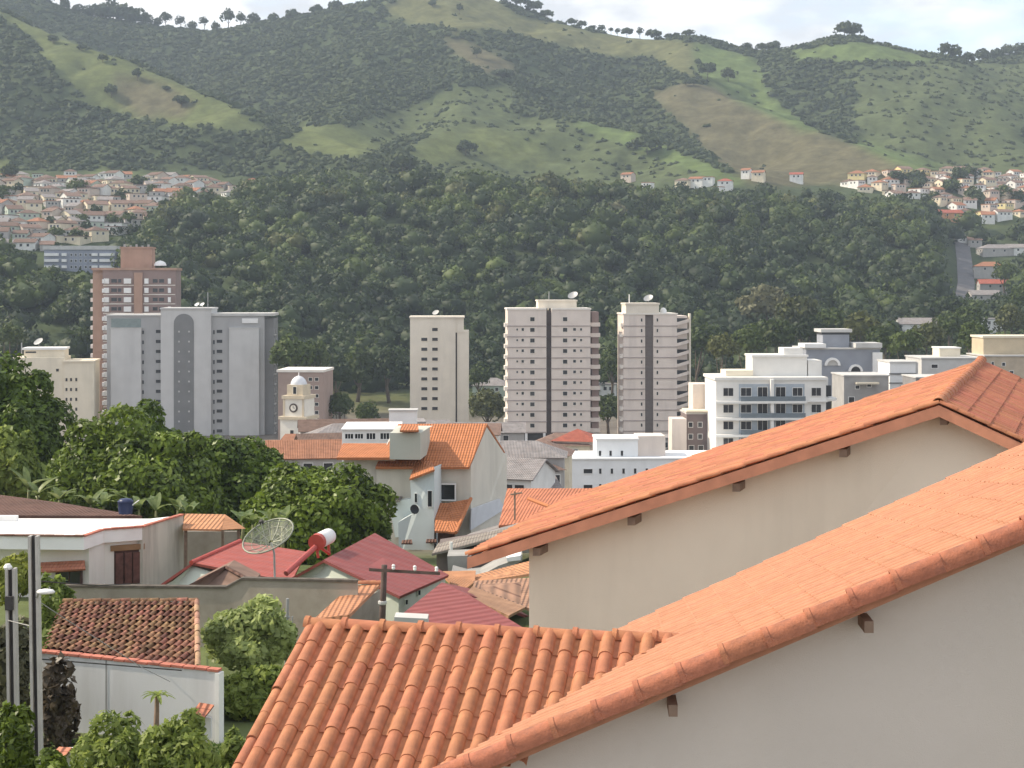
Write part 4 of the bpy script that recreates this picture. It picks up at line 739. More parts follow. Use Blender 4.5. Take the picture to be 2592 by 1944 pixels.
PL = UZ(784, 1572, hz) - Vector((0, 0, .075)); PR = UZ(1745, 1607, hz) - Vector((0, 0, .095)); ub = (PR - PL); ub.z = 0; ub.normalize(); db = Vector((ub.y, -ub.x, 0)); tB = .36
NA = U(1130, 1968, 14.95); NE = U(2592, 1342, 14.65); P3 = PR + UP * .05      # the larger roof: two points of its near verge and one on its slope
nA = (NE - NA).cross(P3 - NA).normalized()
if nA.z < 0: nA = -nA
uA = (NE - NA); uA.z = 0; uA.normalize(); sA = Vector((-uA.y, uA.x, 0)); tA = -nA.dot(uA) / nA.z; kA = -nA.dot(sA) / nA.z
def onA(a, s): return NA + uA * a + sA * s + UP * (tA * a + kA * s)       # a up the slope, s away from the viewer
def rayA(px, py):
    v = U(px, py, 1) - cam.location; return cam.location + v * ((NA - cam.location).dot(nA) / v.dot(nA))
nB = ub.cross(db - UP * tB); rv = U(1118, 1944, 1) - cam.location; NB = cam.location + rv * ((PL - cam.location).dot(nB) / rv.dot(nB))     # where the valley leaves the lower wing
vcut = (NB - PR); vn = Vector((-vcut.y, vcut.x, 0)).normalized()
if (PL - PR).dot(vn) < 0: vn = -vn
def aboveA(p): return (p - NA).dot(nA) > -.12 and (p - PR).dot(ub) < .35 and (p - PR).dot(vn) > -.4
house = thing('tiled_house', 'nearest house with orange tiled roofs and a shaded grey gable wall', 'house', (1.2, 16.4, 29))
sB = 3.6
quadB = [PL, PL + ub * 6.9, PL + ub * 6.9 + db * sB - UP * tB * sB, PL + db * sB - UP * tB * sB]
rB = slab('roof', [p - UP * .03 for p in (PL, PR + ub * .1, PR + vcut * (sB / (NB - PR).dot(db)), quadB[3])], .08, TERRA, house); rB['label'] = 'lower tiled wing whose rows of barrel tiles run down towards the viewer'
tiles_on(quadB, rB, TERRA, 215, clip=aboveA)
backB = slab('roof', [PL + ub * 4.4 - UP * .03, PL - UP * .03, PL - db * 3 - UP * (tB * 3 + .03), PL + ub * 4.4 - db * 3 - UP * (tB * 3 + .03)], .08, TERRA, house)
run_caps('ridge_cap', PR + ub * .08 + UP * .015, PL + UP * .015, UP, 10, .088, TERRA, rB, collar=.16)
run_caps('verge_tile', PL + ub * .02 + UP * .03, PL + ub * .02 + db * sB - UP * (tB * sB - .03), UP, 9, .062, TERRA, rB, overlap=1.1, drop=.05)
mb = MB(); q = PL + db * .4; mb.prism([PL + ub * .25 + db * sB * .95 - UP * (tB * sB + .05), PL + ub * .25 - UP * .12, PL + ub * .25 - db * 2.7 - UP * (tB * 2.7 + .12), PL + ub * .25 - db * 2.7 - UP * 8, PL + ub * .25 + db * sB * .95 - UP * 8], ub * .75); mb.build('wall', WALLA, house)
aT = 7.4; a0 = -.55
fl, fr_ = rayA(1588, 1602), rayA(2592, 1142); fd_ = (fr_ - fl) / (fr_ - fl).dot(uA); f0 = fl + fd_ * (a0 - (fl - NA).dot(uA)); f1 = fl + fd_ * (aT - (fl - NA).dot(uA))
quadA = [onA(aT, 0), f1, f0, onA(a0, 0)]
rA = slab('roof', [p - UP * .03 for p in quadA], .09, TERRB, house); rA['label'] = 'larger tiled slope seen edge-on, rising to the right'
tiles_on(quadA, rA, TERRB, 85, prefer=lambda q: abs((q[1] - NA).dot(sA)))
run_caps('verge_tile', onA(aT, -.02) + UP * .02, onA(a0, -.02) + UP * .02, UP, 20, .094, VERGE, rA, collar=.10, overlap=1.1, jit=.016, drop=.07, twist=.03)
run_caps('verge_tile', f1, f0, UP, 20, .055, TERRB, rA, overlap=1.1, jit=.005, drop=.03)
backA = slab('roof', [f1, onA(aT, 0), onA(aT, 0) + uA * 5 - UP * tA * 5, f1 + uA * 5 - UP * tA * 5], .09, TERRB, house)
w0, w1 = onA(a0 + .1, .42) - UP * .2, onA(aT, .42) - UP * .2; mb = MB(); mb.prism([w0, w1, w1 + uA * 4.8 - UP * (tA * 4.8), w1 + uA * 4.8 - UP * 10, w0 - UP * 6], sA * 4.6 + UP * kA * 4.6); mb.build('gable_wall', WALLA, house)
for px in (1205, 1700, 2196, 2692):
    a = (px - 1130) / (2592 - 1130) * (NE - NA).dot(uA); mb = MB(); mb.box(onA(a, .04) - UP * .33, uA * .085, sA * .5, UP * .11); mb.build('purlin_end', WOOD, house)
mb = MB(); mb.box(PR + ub * .1 - UP * .03, ub * .22 - UP * .02, db * .06, UP * .05); mb.build('broken_tile', OLDT, house)
# house C: gabled house behind
hc = thing('gabled_house', 'beige gabled house with orange tiled roof behind the nearest house', 'house', (4, 28, 29))
c_le, c_ap, c_lb, c_ab = U(1186, 1412, 26), U(2378, 1027, 25), U(1436, 1270, 34), U(2484, 922, 33)
c_re = c_ap + (U(2592, 1126, 24.6) - U(2378, 1027, 25)) * 4.2; c_rb = c_ab + (c_re - c_ap)
rC = slab('roof', [c_ap - UP * .04, c_ab - UP * .04, c_lb - UP * .04, c_le - UP * .04], .07, TERRA, hc); rC['label'] = 'sunlit left slope of orange tiles'
tiles_on([c_ap, c_ab, c_lb, c_le], rC, mat('orange_tile', (.42, .165, .085), .8, .12, 7, .25, 60, (.30, .12, .08), .5, 2.5, rnd=.2), 150, jit=.01, prefer=lambda q: q[1].y)
rD = slab('roof', [c_ab - UP * .04, c_ap - UP * .04, c_re - UP * .04, c_rb - UP * .04], .07, TERRA, hc); rD['label'] = 'redder right slope of tiles with dark row steps'
tiles_on([c_ab, c_ap, c_re, c_rb], rD, mat('redder_tile', (.38, .145, .085), .8, .12, 7, .25, 60, (.28, .11, .08), .4, 2.5, rnd=.15), 150, expo=.40, jit=.006)
run_caps('ridge_cap', c_ap - (c_ab - c_ap).normalized() * .05 + UP * .04, c_ab + UP * .04, UP, 20, .10, TERRA, rC, collar=.1)
fw = (c_ab - c_ap).normalized(); FAS = mat('verge_board', (.62, .27, .16), .8, .12, 4)
for e, nm in ((c_le, 0), (c_re, 1)):
    mb = MB(); s_ = (e - c_ap); mb.hull([c_ap - fw * .06 - UP * .17, e - fw * .06 - UP * .17, e - fw * .01 - UP * .17, c_ap - fw * .01 - UP * .17, c_ap - fw * .06 + UP * .012, e - fw * .06 + UP * .012, e - fw * .01 + UP * .012, c_ap - fw * .01 + UP * .012]); mb.build('verge_board', FAS, hc)
    run_caps('verge_tile', c_ap - fw * .03 + UP * .05, e - fw * .03 + UP * .05, UP, 20 if nm == 0 else 22, .05, TERRA, hc, overlap=1.08, jit=.003)
sl = (c_le - c_ap); wl = c_ap + sl * ((1320 - 2378) / (1186 - 2378)) + fw * .45; apw = c_ap + fw * .45 - UP * .13; rr_ = c_ap + (c_re - c_ap) * .93 + fw * .45 - UP * .13
mb = MB(); mb.prism([wl - UP * .13, apw, rr_, rr_ - UP * 5, wl - UP * 7], fw * 7.2); mb.build('gable_wall', WALLC, hc)
for px in (1352, 1597, 1864, 2131, 2379):
    f_ = (2378 - px) / (2378 - 1186); o = c_ap + sl * max(f_, 0) + fw * .04 - UP * .31; mb = MB(); mb.box(o, Vector((.12, 0, 0)), fw * .5, UP * .13); mb.build('purlin_end', WOOD, hc)
# ------------------------------------------------------------------ old shed, wall, poles at lower left
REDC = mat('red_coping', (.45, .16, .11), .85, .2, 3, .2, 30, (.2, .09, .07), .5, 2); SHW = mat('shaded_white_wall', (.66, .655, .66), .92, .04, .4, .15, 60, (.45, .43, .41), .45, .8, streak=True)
sh = thing('tiled_shed', 'low shed with an old weathered brown tile roof', 'shed', U(320, 1760, 49))
s_tl, s_tr, s_br, s_bl = U(160, 1526, 52), U(498, 1524, 51.5), U(500, 1692, 47.2), U(118, 1640, 48.6)
rS = slab('roof', [p - UP * .03 for p in (s_tl, s_tr, s_br, s_bl)], .08, OLDT, sh); tiles_on([s_tl, s_tr, s_br, s_bl], rS, OLDT, 260, jit=.018, tilt=.07, expo=.36, lift=.0)
run_caps('verge_tile', s_tr + UP * .05, s_br + UP * .05, UP, 10, .085, mat('pale_verge_tile', (.42, .25, .16), .9, .25, 6, .3, 40, (.25, .13, .09), .6, 4, rnd=.3), rS, overlap=1.1, jit=.015)
run_caps('ridge_cap', s_tl + UP * .04, s_tr + UP * .04, UP, 14, .09, OLDT, rS, overlap=1.1, jit=.015)
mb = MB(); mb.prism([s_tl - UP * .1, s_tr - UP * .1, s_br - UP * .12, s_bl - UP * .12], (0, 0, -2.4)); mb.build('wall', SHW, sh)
wlw = thing('boundary_wall', 'tall shaded white yard wall with a thin red coping', 'wall', U(320, 1850, 47))
wa, wb_ = U(88, 1652, 48.2), U(554, 1702, 46.2); wd_ = (wb_ - wa); perp = Vector((wd_.y, -wd_.x, 0)).normalized() * -.18
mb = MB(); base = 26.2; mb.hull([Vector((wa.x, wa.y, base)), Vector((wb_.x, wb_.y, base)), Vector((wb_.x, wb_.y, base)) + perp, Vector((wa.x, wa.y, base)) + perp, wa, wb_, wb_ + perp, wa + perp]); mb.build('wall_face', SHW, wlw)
mb = MB(); dn = wd_.normalized(); ins = -perp.normalized(); n_ = 16
for i in range(n_):
    p0 = wa + wd_ * (i / n_ + .003) + perp * 1.25; L_ = wd_ * (1 / n_ - .006); m2 = MB(); h0 = random.uniform(0, .02); m2.box(p0 + UP * (.004 + h0), L_, -perp * 1.5, UP * .07); m2.build('coping_tile', REDC, wlw)
mb = MB(); p0 = wa + wd_ * .395; mb.box(Vector((p0.x, p0.y, base)) + ins * .012, dn * .05, perp * .02, UP * (p0.z - base)); mb.build('joint', mat('joint_grey', (.30, .30, .30), .9), wlw)
mb = MB(); p0 = wb_ - dn * .1; mb.box(Vector((p0.x, p0.y, base)) + ins * .06, dn * .14, perp * 1.6, UP * (p0.z - base - .02)); mb.build('end_post', WHT, wlw)
mb = MB(); pt = [U(100 + 30 * i, 1668 + 2.4 * i, 46.9 - .05 * i) for i in range(13)]; mb.tube(pt, .02, 5); tag(mb.build('black_cable', mat('black_rubber', (.02, .02, .02), .6)), 'black cable strung along the top of the white yard wall', 'cable')
gw = thing('garden_wall', 'long grey-brown garden wall with dark stepped coping', 'wall', U(560, 1560, 62)); GWM = mat('grey_brown_plaster', (.33, .29, .24), .95, .12, .6, .2, 30, (.18, .15, .12), .5, .8)
for (x0, x1, t0, t1, d0, d1) in ((150, 572, 1486, 1490, 64, 62), (572, 612, 1490, 1468, 62, 61.8), (612, 905, 1468, 1474, 61.8, 60)):
    a_, b_ = U(x0, t0, d0), U(x1, t1, d1); mb = MB(); mb.hull([Vector((a_.x, a_.y, 24.6)), Vector((b_.x, b_.y, 24.6)), Vector((b_.x, b_.y + .2, 24.6)), Vector((a_.x, a_.y + .2, 24.6)), a_, b_, b_ + Vector((0, .2, 0)), a_ + Vector((0, .2, 0))]); mb.build('wall_face', GWM, gw)
    mb = MB(); mb.hull([a_ + Vector((0, -.06, .002)), b_ + Vector((0, -.06, .002)), b_ + Vector((0, .26, .002)), a_ + Vector((0, .26, .002)), a_ + Vector((0, -.06, .09)), b_ + Vector((0, -.06, .09)), b_ + Vector((0, .26, .09)), a_ + Vector((0, .26, .09))]); mb.build('coping', mat('dark_coping', (.10, .085, .07), .9, .3, 3), gw)
CONC = mat('pole_concrete', (.46, .44, .41), .9, .12, 2, .2, 40, (.2, .18, .16), .5, 1.5, streak=True); DARK = mat('dark_web', (.06, .055, .055), .9, .2, 3)
def hpole(label, px0, py0, px1, d, wd):
    b_ = U(px1, 1990, d); tp = U(px0, py0, d); t = thing('utility_pole', label, 'utility pole', (b_.x, b_.y, 26.0)); X = Vector((1, 0, 0)); b0 = Vector((b_.x, d, 26.0))
    mb = MB(); y = Vector((0, .22, 0)); fl = X * wd * .28
    for s in (0, wd * .72): mb.hull([b0 + X * s, b0 + X * s + fl, b0 + X * s + fl + y, b0 + X * s + y, tp + X * s, tp + X * s + fl, tp + X * s + fl + y, tp + X * s + y])
    mb.build('pole_flange', CONC, t); mb = MB(); mb.hull([b0 + fl + y * .45, b0 + X * wd * .72 + y * .45, b0 + X * wd * .72 + y * .8, b0 + fl + y * .8, tp + fl + y * .45, tp + X * wd * .72 + y * .45, tp + X * wd * .72 + y * .8, tp + fl + y * .8]); mb.build('pole_web', DARK, t)
    return t, tp
p1, tp1 = hpole('leftmost concrete pole carrying a small cable box', 12, 1440, 22, 41, .26)
mb = MB(); o = U(12, 1545, 40.9); mb.box(o, (.2, 0, 0), (0, .1, 0), (0, 0, .35)); mb.build('cable_box', DARK, p1); mb = MB(); mb.lathe(U(20, 1441, 41.1), [(.1, 0), (.12, .06), (.06, .14)], 8); mb.build('insulator', WHT, p1)
p2, tp2 = hpole('taller H-section concrete pole with a street lamp', 70, 1358, 82, 40, .25)
lamp = thing('street_lamp', 'white street lamp head on a short arm from the pole', 'street lamp', U(95, 1500, 40))
mb = MB(); mb.tube([U(92, 1515, 40.05), U(98, 1500, 39.8), U(108, 1497, 39.6)], .025, 6); mb.build('arm', METAL, lamp)
mb = MB(); c_ = U(116, 1498, 39.5); 
for k in range(1): mb.lathe((0, 0, 0), [(.05, -.07), (.16, -.05), (.19, 0), (.15, .06), (.05, .09)], 12)
o = mb.build('lamp_head', WHT, lamp, True); o.scale = (1.25, .8, .8); o.location = c_
WIRE = mat('wire_grey', (.32, .31, .30), .7)
for lb, pts, r_, m in (('pale wire sagging from the tall pole across the shed roof', [(92, 1518, 40), (170, 1570, 41.5), (250, 1620, 43), (360, 1690, 45), (430, 1725, 46)], .012, WIRE), ('thin wire linking the two concrete poles', [(20, 1570, 41), (50, 1578, 40.5), (80, 1585, 40)], .014, WIRE), ('dark service wire hanging from the tall pole to the garden wall', [(90, 1470, 40), (160, 1476, 46), (250, 1482, 55), (330, 1478, 61)], .018, MATS['black_rubber'])):
    mb = MB(); mb.tube([U(*p) for p in pts], r_, 5); tag(mb.build('wire', m), lb, 'wire')
ps = thing('thin_post', 'thin grey metal post with fittings beside the leafy garden tree', 'post', U(726, 1690, 55))
mb = MB(); mb.tube([U(722, 1760, 55), U(728, 1515, 55)], .055, 8); mb.build('post_shaft', METAL, ps); mb = MB(); mb.tube([U(736, 1760, 55.2), U(740, 1560, 55.2)], .03, 6); mb.build('conduit', METAL, ps)
for py in (1565, 1588): mb = MB(); mb.box(U(716, py, 54.95), (.24, 0, 0), (0, .1, 0), (0, 0, .06)); mb.build('bracket', METAL, ps)
# small tiled canopy and tiled gate pillar in the yard
cp = thing('tiled_gate_canopy', 'small tilted terracotta canopy against the end of the white yard wall', 'canopy', U(505, 1820, 45.3))
slab('canopy_tiles', [U(505, 1778, 45.9), U(542, 1784, 45.9), U(515, 1818, 45.2), U(470, 1824, 45.2)], .07, roof_mat('near_small_roof', (.46, .18, .11), .2, .3), cp); mb = MB(); mb.box(U(512, 1870, 45.6), (.25, 0, 0), (0, .15, 0), (0, 0, .6)); mb.build('support', SHW, cp)
gp = thing('tiled_pillar', 'white gate pillar with a little terracotta cap', 'pillar', U(180, 1940, 39)); mb = MB(); mb.box(U(162, 1990, 39.2), (.28, 0, 0), (0, .4, 0), (0, 0, .85)); mb.build('pillar', WHT, gp)
slab('cap_slope', [U(150, 1890, 39.3), U(182, 1892, 39.3), U(166, 1912, 38.8), U(118, 1918, 38.8)], .06, MATS['near_small_roof'], gp); slab('cap_slope', [U(182, 1892, 39.3), U(150, 1890, 39.3), U(168, 1906, 39.8), U(206, 1906, 39.8)], .06, MATS['near_small_roof'], gp)
# ------------------------------------------------------------------ white flat-roofed house on the left
zr = H - (1356 - YH) * 75 / F; wh = thing('white_house', 'white flat-roofed house with red edging and a dark recessed door', 'house', U(230, 1560, 78))
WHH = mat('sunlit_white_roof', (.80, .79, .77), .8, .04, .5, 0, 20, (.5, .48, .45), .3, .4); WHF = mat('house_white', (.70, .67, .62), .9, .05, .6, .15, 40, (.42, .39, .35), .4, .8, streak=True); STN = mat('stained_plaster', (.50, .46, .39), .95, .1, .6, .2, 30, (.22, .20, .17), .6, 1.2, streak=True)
RP = [UZ(*p, zr) for p in ((-90, 1356), (212, 1359), (262, 1342), (360, 1335), (463, 1304), (380, 1313), (-90, 1312))]
mb = MB(); mb.prism(RP, (0, 0, -.62)); mb.build('roof_slab', WHH, wh)
ins_ = lambda p, f: Vector((p.x, p.y + f, zr - .621))
mb = MB(); mb.prism([ins_(RP[0], .9), ins_(RP[1], .9), ins_(RP[2], .25), ins_(RP[3], .25), ins_(RP[4], .0) - Vector((.05, 0, 0)), ins_(RP[5], -.1), ins_(RP[6], -.1)], (0, 0, -3.4)); mb.build('wall', WHF, wh)
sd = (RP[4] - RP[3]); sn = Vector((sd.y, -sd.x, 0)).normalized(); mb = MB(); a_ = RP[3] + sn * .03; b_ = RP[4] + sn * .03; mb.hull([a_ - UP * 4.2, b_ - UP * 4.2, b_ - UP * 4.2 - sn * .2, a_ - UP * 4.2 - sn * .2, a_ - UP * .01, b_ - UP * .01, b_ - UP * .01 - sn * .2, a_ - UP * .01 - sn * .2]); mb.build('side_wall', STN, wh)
for (i, j, k) in ((0, 1, 12), (1, 2, 4), (2, 3, 5), (3, 4, 9)):
    for q in range(k):
        a_ = RP[i].lerp(RP[j], (q + .04) / k); b_ = RP[i].lerp(RP[j], (q + .96) / k); dv = b_ - a_; pn = Vector((dv.y, -dv.x, 0)).normalized(); mb = MB(); mb.box(a_ + pn * .08 + UP * .004 - UP * random.uniform(0, .002), dv, -pn * .24, UP * (.07 + random.uniform(0, .02))); mb.build('edging_tile', REDC if i else mat('dark_edging', (.20, .11, .08), .9, .3, 3), wh)
Fd = Fac(77.42, 311, 24.5); WDK = mat('dark_wood', (.07, .035, .028), .7, .3, 4)
Fd.part('door_recess', 281, 362, 1386, 1478, -.10, .1, WDK, wh); Fd.part('lintel', 279, 364, 1378, 1392, -.2, .1, mat('brown_lintel', (.25, .15, .08), .9), wh)
for x in (300, 322, 343): Fd.part('door_leaf', x - 8, x + 10, 1398, 1478, -.17, -.1, mat('door_wood', (.11, .05, .04), .7, .3, 4), wh)
Fw = Fac(75.5, 170, -3.5); window(Fw, 176, 1464, 58, 34, WDK, wh, mull=1, dep=.12, y=-.02); slab('awning', [U(92, 1424, 75.6), U(214, 1418, 75.5), U(216, 1440, 74.7), U(96, 1448, 74.7)], .08, MATS['near_small_roof'], wh)
Fac(79.5, 0, 0).part('parapet', -90, 42, 1306, 1330, 0, .3, WHT, wh)
orf = thing('old_roof_house', 'house with a dark old tile roof behind the white flat roof', 'house', U(60, 1310, 86)); OLDR = roof_mat('old_brown_roof', (.15, .08, .06), .22, .36, .35, (.05, .035, .03), .6, .9)
slab('roof', [U(-110, 1238, 92), U(150, 1272, 91), U(360, 1306, 84.5), U(-110, 1304, 83.5)], .15, OLDR, orf); slab('roof', [U(150, 1272, 91), U(-110, 1238, 92), U(-110, 1280, 98), U(330, 1300, 97)], .15, OLDR, orf)
mb = MB(); mb.prism([U(-110, 1306, 84), U(345, 1308, 85), U(345, 1340, 85), U(-110, 1340, 84)], (0, .3, 0)); mb.build('wall', WHF, orf)
wt = thing('blue_water_tank', 'dark blue water tank on the edge of the old tile roof', 'water tank', U(318, 1298, 84)); mb = MB(); mb.lathe(U(318, 1300, 84), [(.36, 0), (.40, .3), (.42, .62), (.44, .64), (.30, .78), (.05, .82)], 14); mb.build('tank_body', mat('navy_plastic', (.03, .04, .10), .4), wt, True); mb = MB(); mb.tube([U(330, 1282, 83.9), U(352, 1266, 83.9)], .035, 6); mb.build('pipe', WHT, wt)
cn = thing('tiled_canopy', 'open terracotta tiled canopy right of the white house', 'canopy', U(530, 1390, 82)); CTL = roof_mat('canopy_roof', (.50, .24, .12), .22, .36)
slab('roof', [U(468, 1300, 84), U(570, 1302, 84), U(560, 1340, 80.5), U(462, 1338, 80.5)], .1, CTL, cn); slab('roof', [U(570, 1302, 84), U(571, 1304, 84.2), U(622, 1338, 82), U(560, 1341, 80.5)], .1, CTL, cn)
for x, d in ((466, 81), (600, 82), (560, 85)): mb = MB(); p = U(x, 1338, d); mb.box(p, (.14, 0, 0), (0, .14, 0), (0, 0, -3)); mb.build('post', WOOD, cn)
mb = MB(); mb.prism([U(462, 1345, 86), U(600, 1345, 86), U(600, 1440, 86), U(462, 1440, 86)], (0, .2, 0)); mb.build('back_wall', GWM, cn)
# ------------------------------------------------------------------ red-roofed houses
REDR = roof_mat('red_sheet_roof', (.25, .062, .055), .9, .22, .12, (.22, .06, .05), .35, .5, .6, .72); REDL = roof_mat('bright_red_roof', (.35, .085, .065), .9, .22, .12, (.25, .07, .05), .3, .5, .6, .75); MINT = mat('pale_mint_plaster', (.52, .55, .47), .92, .06, .5, .1, 30, (.34, .36, .31), .4, .7, streak=True); REDP = mat('red_paint', (.42, .07, .05), .5, .1, 2)
r1_ = thing('red_roof_house', 'low house with a bright red sheet roof behind the dish', 'house', U(600, 1480, 74))
slab('roof', [U(486, 1424, 73), U(606, 1370, 78), U(775, 1396, 77), U(738, 1472, 71)], .12, REDL, r1_); slab('roof', [U(606, 1370, 78), U(486, 1424, 73), U(402, 1482, 71.5), U(440, 1462, 77)], .12, REDL, r1_)
mb = MB(); mb.tube([U(484, 1424, 72.9), U(608, 1369, 78)], .11, 8); mb.build('ridge_roll', REDP, r1_)
mb = MB(); mb.prism([U(420, 1484, 72), U(486, 1432, 73.2), U(560, 1456, 72.6), U(560, 1520, 72.6), U(420, 1520, 72)], (.6, 4, 0)); mb.build('gable_wall', MINT, r1_)
bt = thing('brown_tile_house', 'small dark brown tiled gable in front of the red sheet roof', 'house', U(550, 1480, 67)); slab('roof', [U(570, 1432, 68), U(578, 1430, 70), U(650, 1466, 69), U(640, 1470, 66.5)], .1, OLDR, bt); slab('roof', [U(578, 1430, 70), U(570, 1432, 68), U(474, 1482, 66), U(490, 1478, 69)], .1, OLDR, bt)
mb = MB(); mb.prism([U(480, 1484, 66.4), U(572, 1438, 68.1), U(640, 1474, 66.9), U(640, 1520, 66.9), U(480, 1520, 66.4)], (0, 2, 0)); mb.build('gable_wall', mat('brown_plaster', (.20, .13, .10), .95, .2, 2), bt)
r2_ = thing('red_gable_house', 'mint-walled house with a large dark red sheet roof', 'house', U(900, 1540, 70))
f_ap, b_ap = U(819, 1417, 70), U(949, 1349, 77.5); f_re, b_re = U(1012, 1509, 66.5), U(1136, 1455, 73.5); f_le, b_le = U(716, 1474, 70.5), U(880, 1390, 78)
slab('roof', [f_ap, b_ap, b_re, f_re], .12, REDR, r2_); slab('roof', [b_ap, f_ap, f_le, b_le], .12, REDL, r2_)  # left slope's brighter red has its sunlight put into the colour
mb = MB(); dvv = (b_ap - f_ap); ivn = dvv.normalized() * .3; mb.prism([f_le.lerp(f_ap, .12) + ivn - UP * .14, f_ap + ivn - UP * .14, f_re.lerp(f_ap, .04) + ivn - UP * .14, f_re.lerp(f_ap, .04) + ivn - UP * 2.6, f_le.lerp(f_ap, .12) + ivn - UP * 2.6], dvv.normalized() * .25); mb.build('gable_wall', MINT, r2_); e0 = f_re.lerp(f_ap, .045) + ivn - UP * .16; e1 = b_re.lerp(b_ap, .045) - UP * .16; mb = MB(); mb.prism([e0, e1, e1 - UP * 2.6, e0 - UP * 2.6], (f_ap - f_re).normalized() * .25 - UP * .1); mb.build('side_wall', MINT, r2_)
Fm = Fac(68.5, 1060, 32)
for x, y in ((1028, 1524), (1060, 1500)): window(Fac(67.5 + (x - 1028) * .06, x, 48), x, y, 9, 12, MINT, r2_, dep=.05)
r3_ = thing('lower_red_roof_house', 'lower dark red sheet roof below the mint-walled house', 'house', U(1160, 1560, 60))
slab('roof', [U(1118, 1474, 66), U(1186, 1505, 64), U(1330, 1592, 58), U(985, 1580, 56)], .12, REDR, r3_); slab('roof', [U(1186, 1505, 64), U(1118, 1474, 66), U(1240, 1500, 72), U(1340, 1560, 70)], .12, REDR, r3_); mb = MB(); mb.prism([U(1000, 1585, 56.8), U(1325, 1600, 58.2), U(1325, 1680, 58.2), U(1000, 1680, 56.8)], (.02, .25, 0)); mb.build('wall', MINT, r3_)
mb = MB(); mb.prism([U(998, 1562, 55.5), U(1082, 1566, 55.5), U(1082, 1590, 55.5), U(998, 1590, 55.5)], (0, .8, 0)); mb.build('chimney_slab', CON, r3_)
ot = thing('terracotta_lean_to', 'orange tiled lean-to in front of the mint house', 'lean-to', U(860, 1560, 58)); CT2 = roof_mat('orange_lean_to', (.46, .21, .11), .22, .36)
slab('roof', [U(888, 1482, 62), U(962, 1478, 62), U(884, 1556, 56.5), U(795, 1566, 57)], .12, CT2, ot); mb = MB(); mb.prism([U(850, 1562, 57.5), U(940, 1508, 61.6), U(940, 1600, 61.6), U(850, 1600, 57.5)], (.3, 1.5, 0)); mb.build('wall', GWM, ot)
run_caps('ridge_cap', U(862, 1484, 62) + UP * .05, U(968, 1480, 62) + UP * .05, UP, 6, .12, TERRA, ot, jit=.02)
tn = thing('tan_roof_house', 'tan tiled roof strip beside the beige gable wall', 'house', U(1250, 1530, 62)); TAN = roof_mat('tan_tiles', (.44, .25, .15), .22, .36)
slab('roof', [U(1196, 1484, 68), U(1330, 1536, 66), U(1288, 1558, 62.5), U(1176, 1506, 64.5)], .12, TAN, tn); slab('roof', [U(1200, 1470, 72), U(1345, 1462, 72), U(1345, 1542, 66.8), U(1197, 1486, 68.4)], .12, roof_mat('shaded_tan_tiles', (.33, .19, .125), .22, .36), tn); mb = MB(); mb.prism([U(1190, 1512, 65.4), U(1290, 1562, 63.2), U(1290, 1620, 63.2), U(1190, 1620, 65.4)], (0, .25, 0)); mb.build('wall', mat('tan_plaster', (.34, .22, .15), .95, .12, 1), tn)  # second slope's duller tan carries its shade in the colour
o2_ = thing('orange_valley_roof', 'orange tile roof corner behind the lower red roof', 'house', U(1190, 1490, 74)); slab('roof', [U(1112, 1446, 78), U(1204, 1444, 78), U(1202, 1472, 74), U(1166, 1500, 71)], .12, CTL, o2_); slab('roof', [U(1190, 1458, 79), U(1340, 1420, 80), U(1340, 1452, 76), U(1204, 1474, 74)], .12, CTL, o2_); mb = MB(); mb.prism([U(1120, 1480, 76), U(1330, 1480, 76), U(1330, 1530, 76), U(1120, 1530, 76)], (0, .25, 0)); mb.build('wall', MATS['grey_cream_plaster'] if 'grey_cream_plaster' in MATS else MINT, o2_)
# mesh dish
MESHM = bpy.data.materials.new('dish_mesh'); MESHM.use_nodes = True; t_ = MESHM.node_tree; b = t_.nodes['Principled BSDF']; b.inputs['Base Color'].default_value = (.36, .38, .33, 1); b.inputs['Metallic'].default_value = .3; b.inputs['Roughness'].default_value = .6
tr_ = N(t_, 'ShaderNodeBsdfTransparent'); mx_ = N(t_, 'ShaderNodeMixShader'); mx_.inputs[0].default_value = .22; t_.links.new(tr_.outputs[0], mx_.inputs[1]); t_.links.new(b.outputs[0], mx_.inputs[2]); t_.links.new(mx_.outputs[0], t_.nodes['Material Output'].inputs[0])
ALU = mat('dull_aluminium', (.24, .25, .20), .5, .1, 3, metal=.4); dt = thing('mesh_dish_antenna', 'large see-through mesh satellite dish on a mast above the red roof', 'satellite dish', U(694, 1465, 66)); dr = 1.12; dc = U(686, 1372, 66)
Md = Matrix.Translation(dc) @ Matrix.Rotation(R(-20), 4, 'Y') @ Matrix.Rotation(R(26), 4, 'X'); surf = lambda r_, a: Md @ Vector((r_ * math.cos(a), r_ * math.sin(a), .30 * r_ * r_ / dr))
mb = MB(); rr_s = [.12, .4, .7, 1.0, dr]; n_ = 28
for i in range(4):
    for j in range(n_): a0_, a1_ = 6.2832 * j / n_, 6.2832 * (j + 1) / n_; mb.face([surf(rr_s[i], a0_), surf(rr_s[i], a1_), surf(rr_s[i + 1], a1_), surf(rr_s[i + 1], a0_)])
mb.build('mesh_bowl', MESHM, dt, True)
for r_, th in ((dr, .035), (.8, .015), (.45, .015)): mb = MB(); mb.tube([surf(r_, 6.2832 * j / 28) for j in range(29)], th, 6, cap=False); mb.build('ring', ALU, dt, True)
for j in range(12): mb = MB(); mb.tube([surf(.1, 6.2832 * j / 12), surf(.6, 6.2832 * j / 12), surf(dr, 6.2832 * j / 12)], .018, 5); mb.build('rib', ALU, dt)
fd = Md @ Vector((0, 0, 1.15))
for j in (1, 5, 9): mb = MB(); mb.tube([surf(dr * .95, 6.2832 * j / 12), fd], .016, 5); mb.build('feed_strut', ALU, dt)
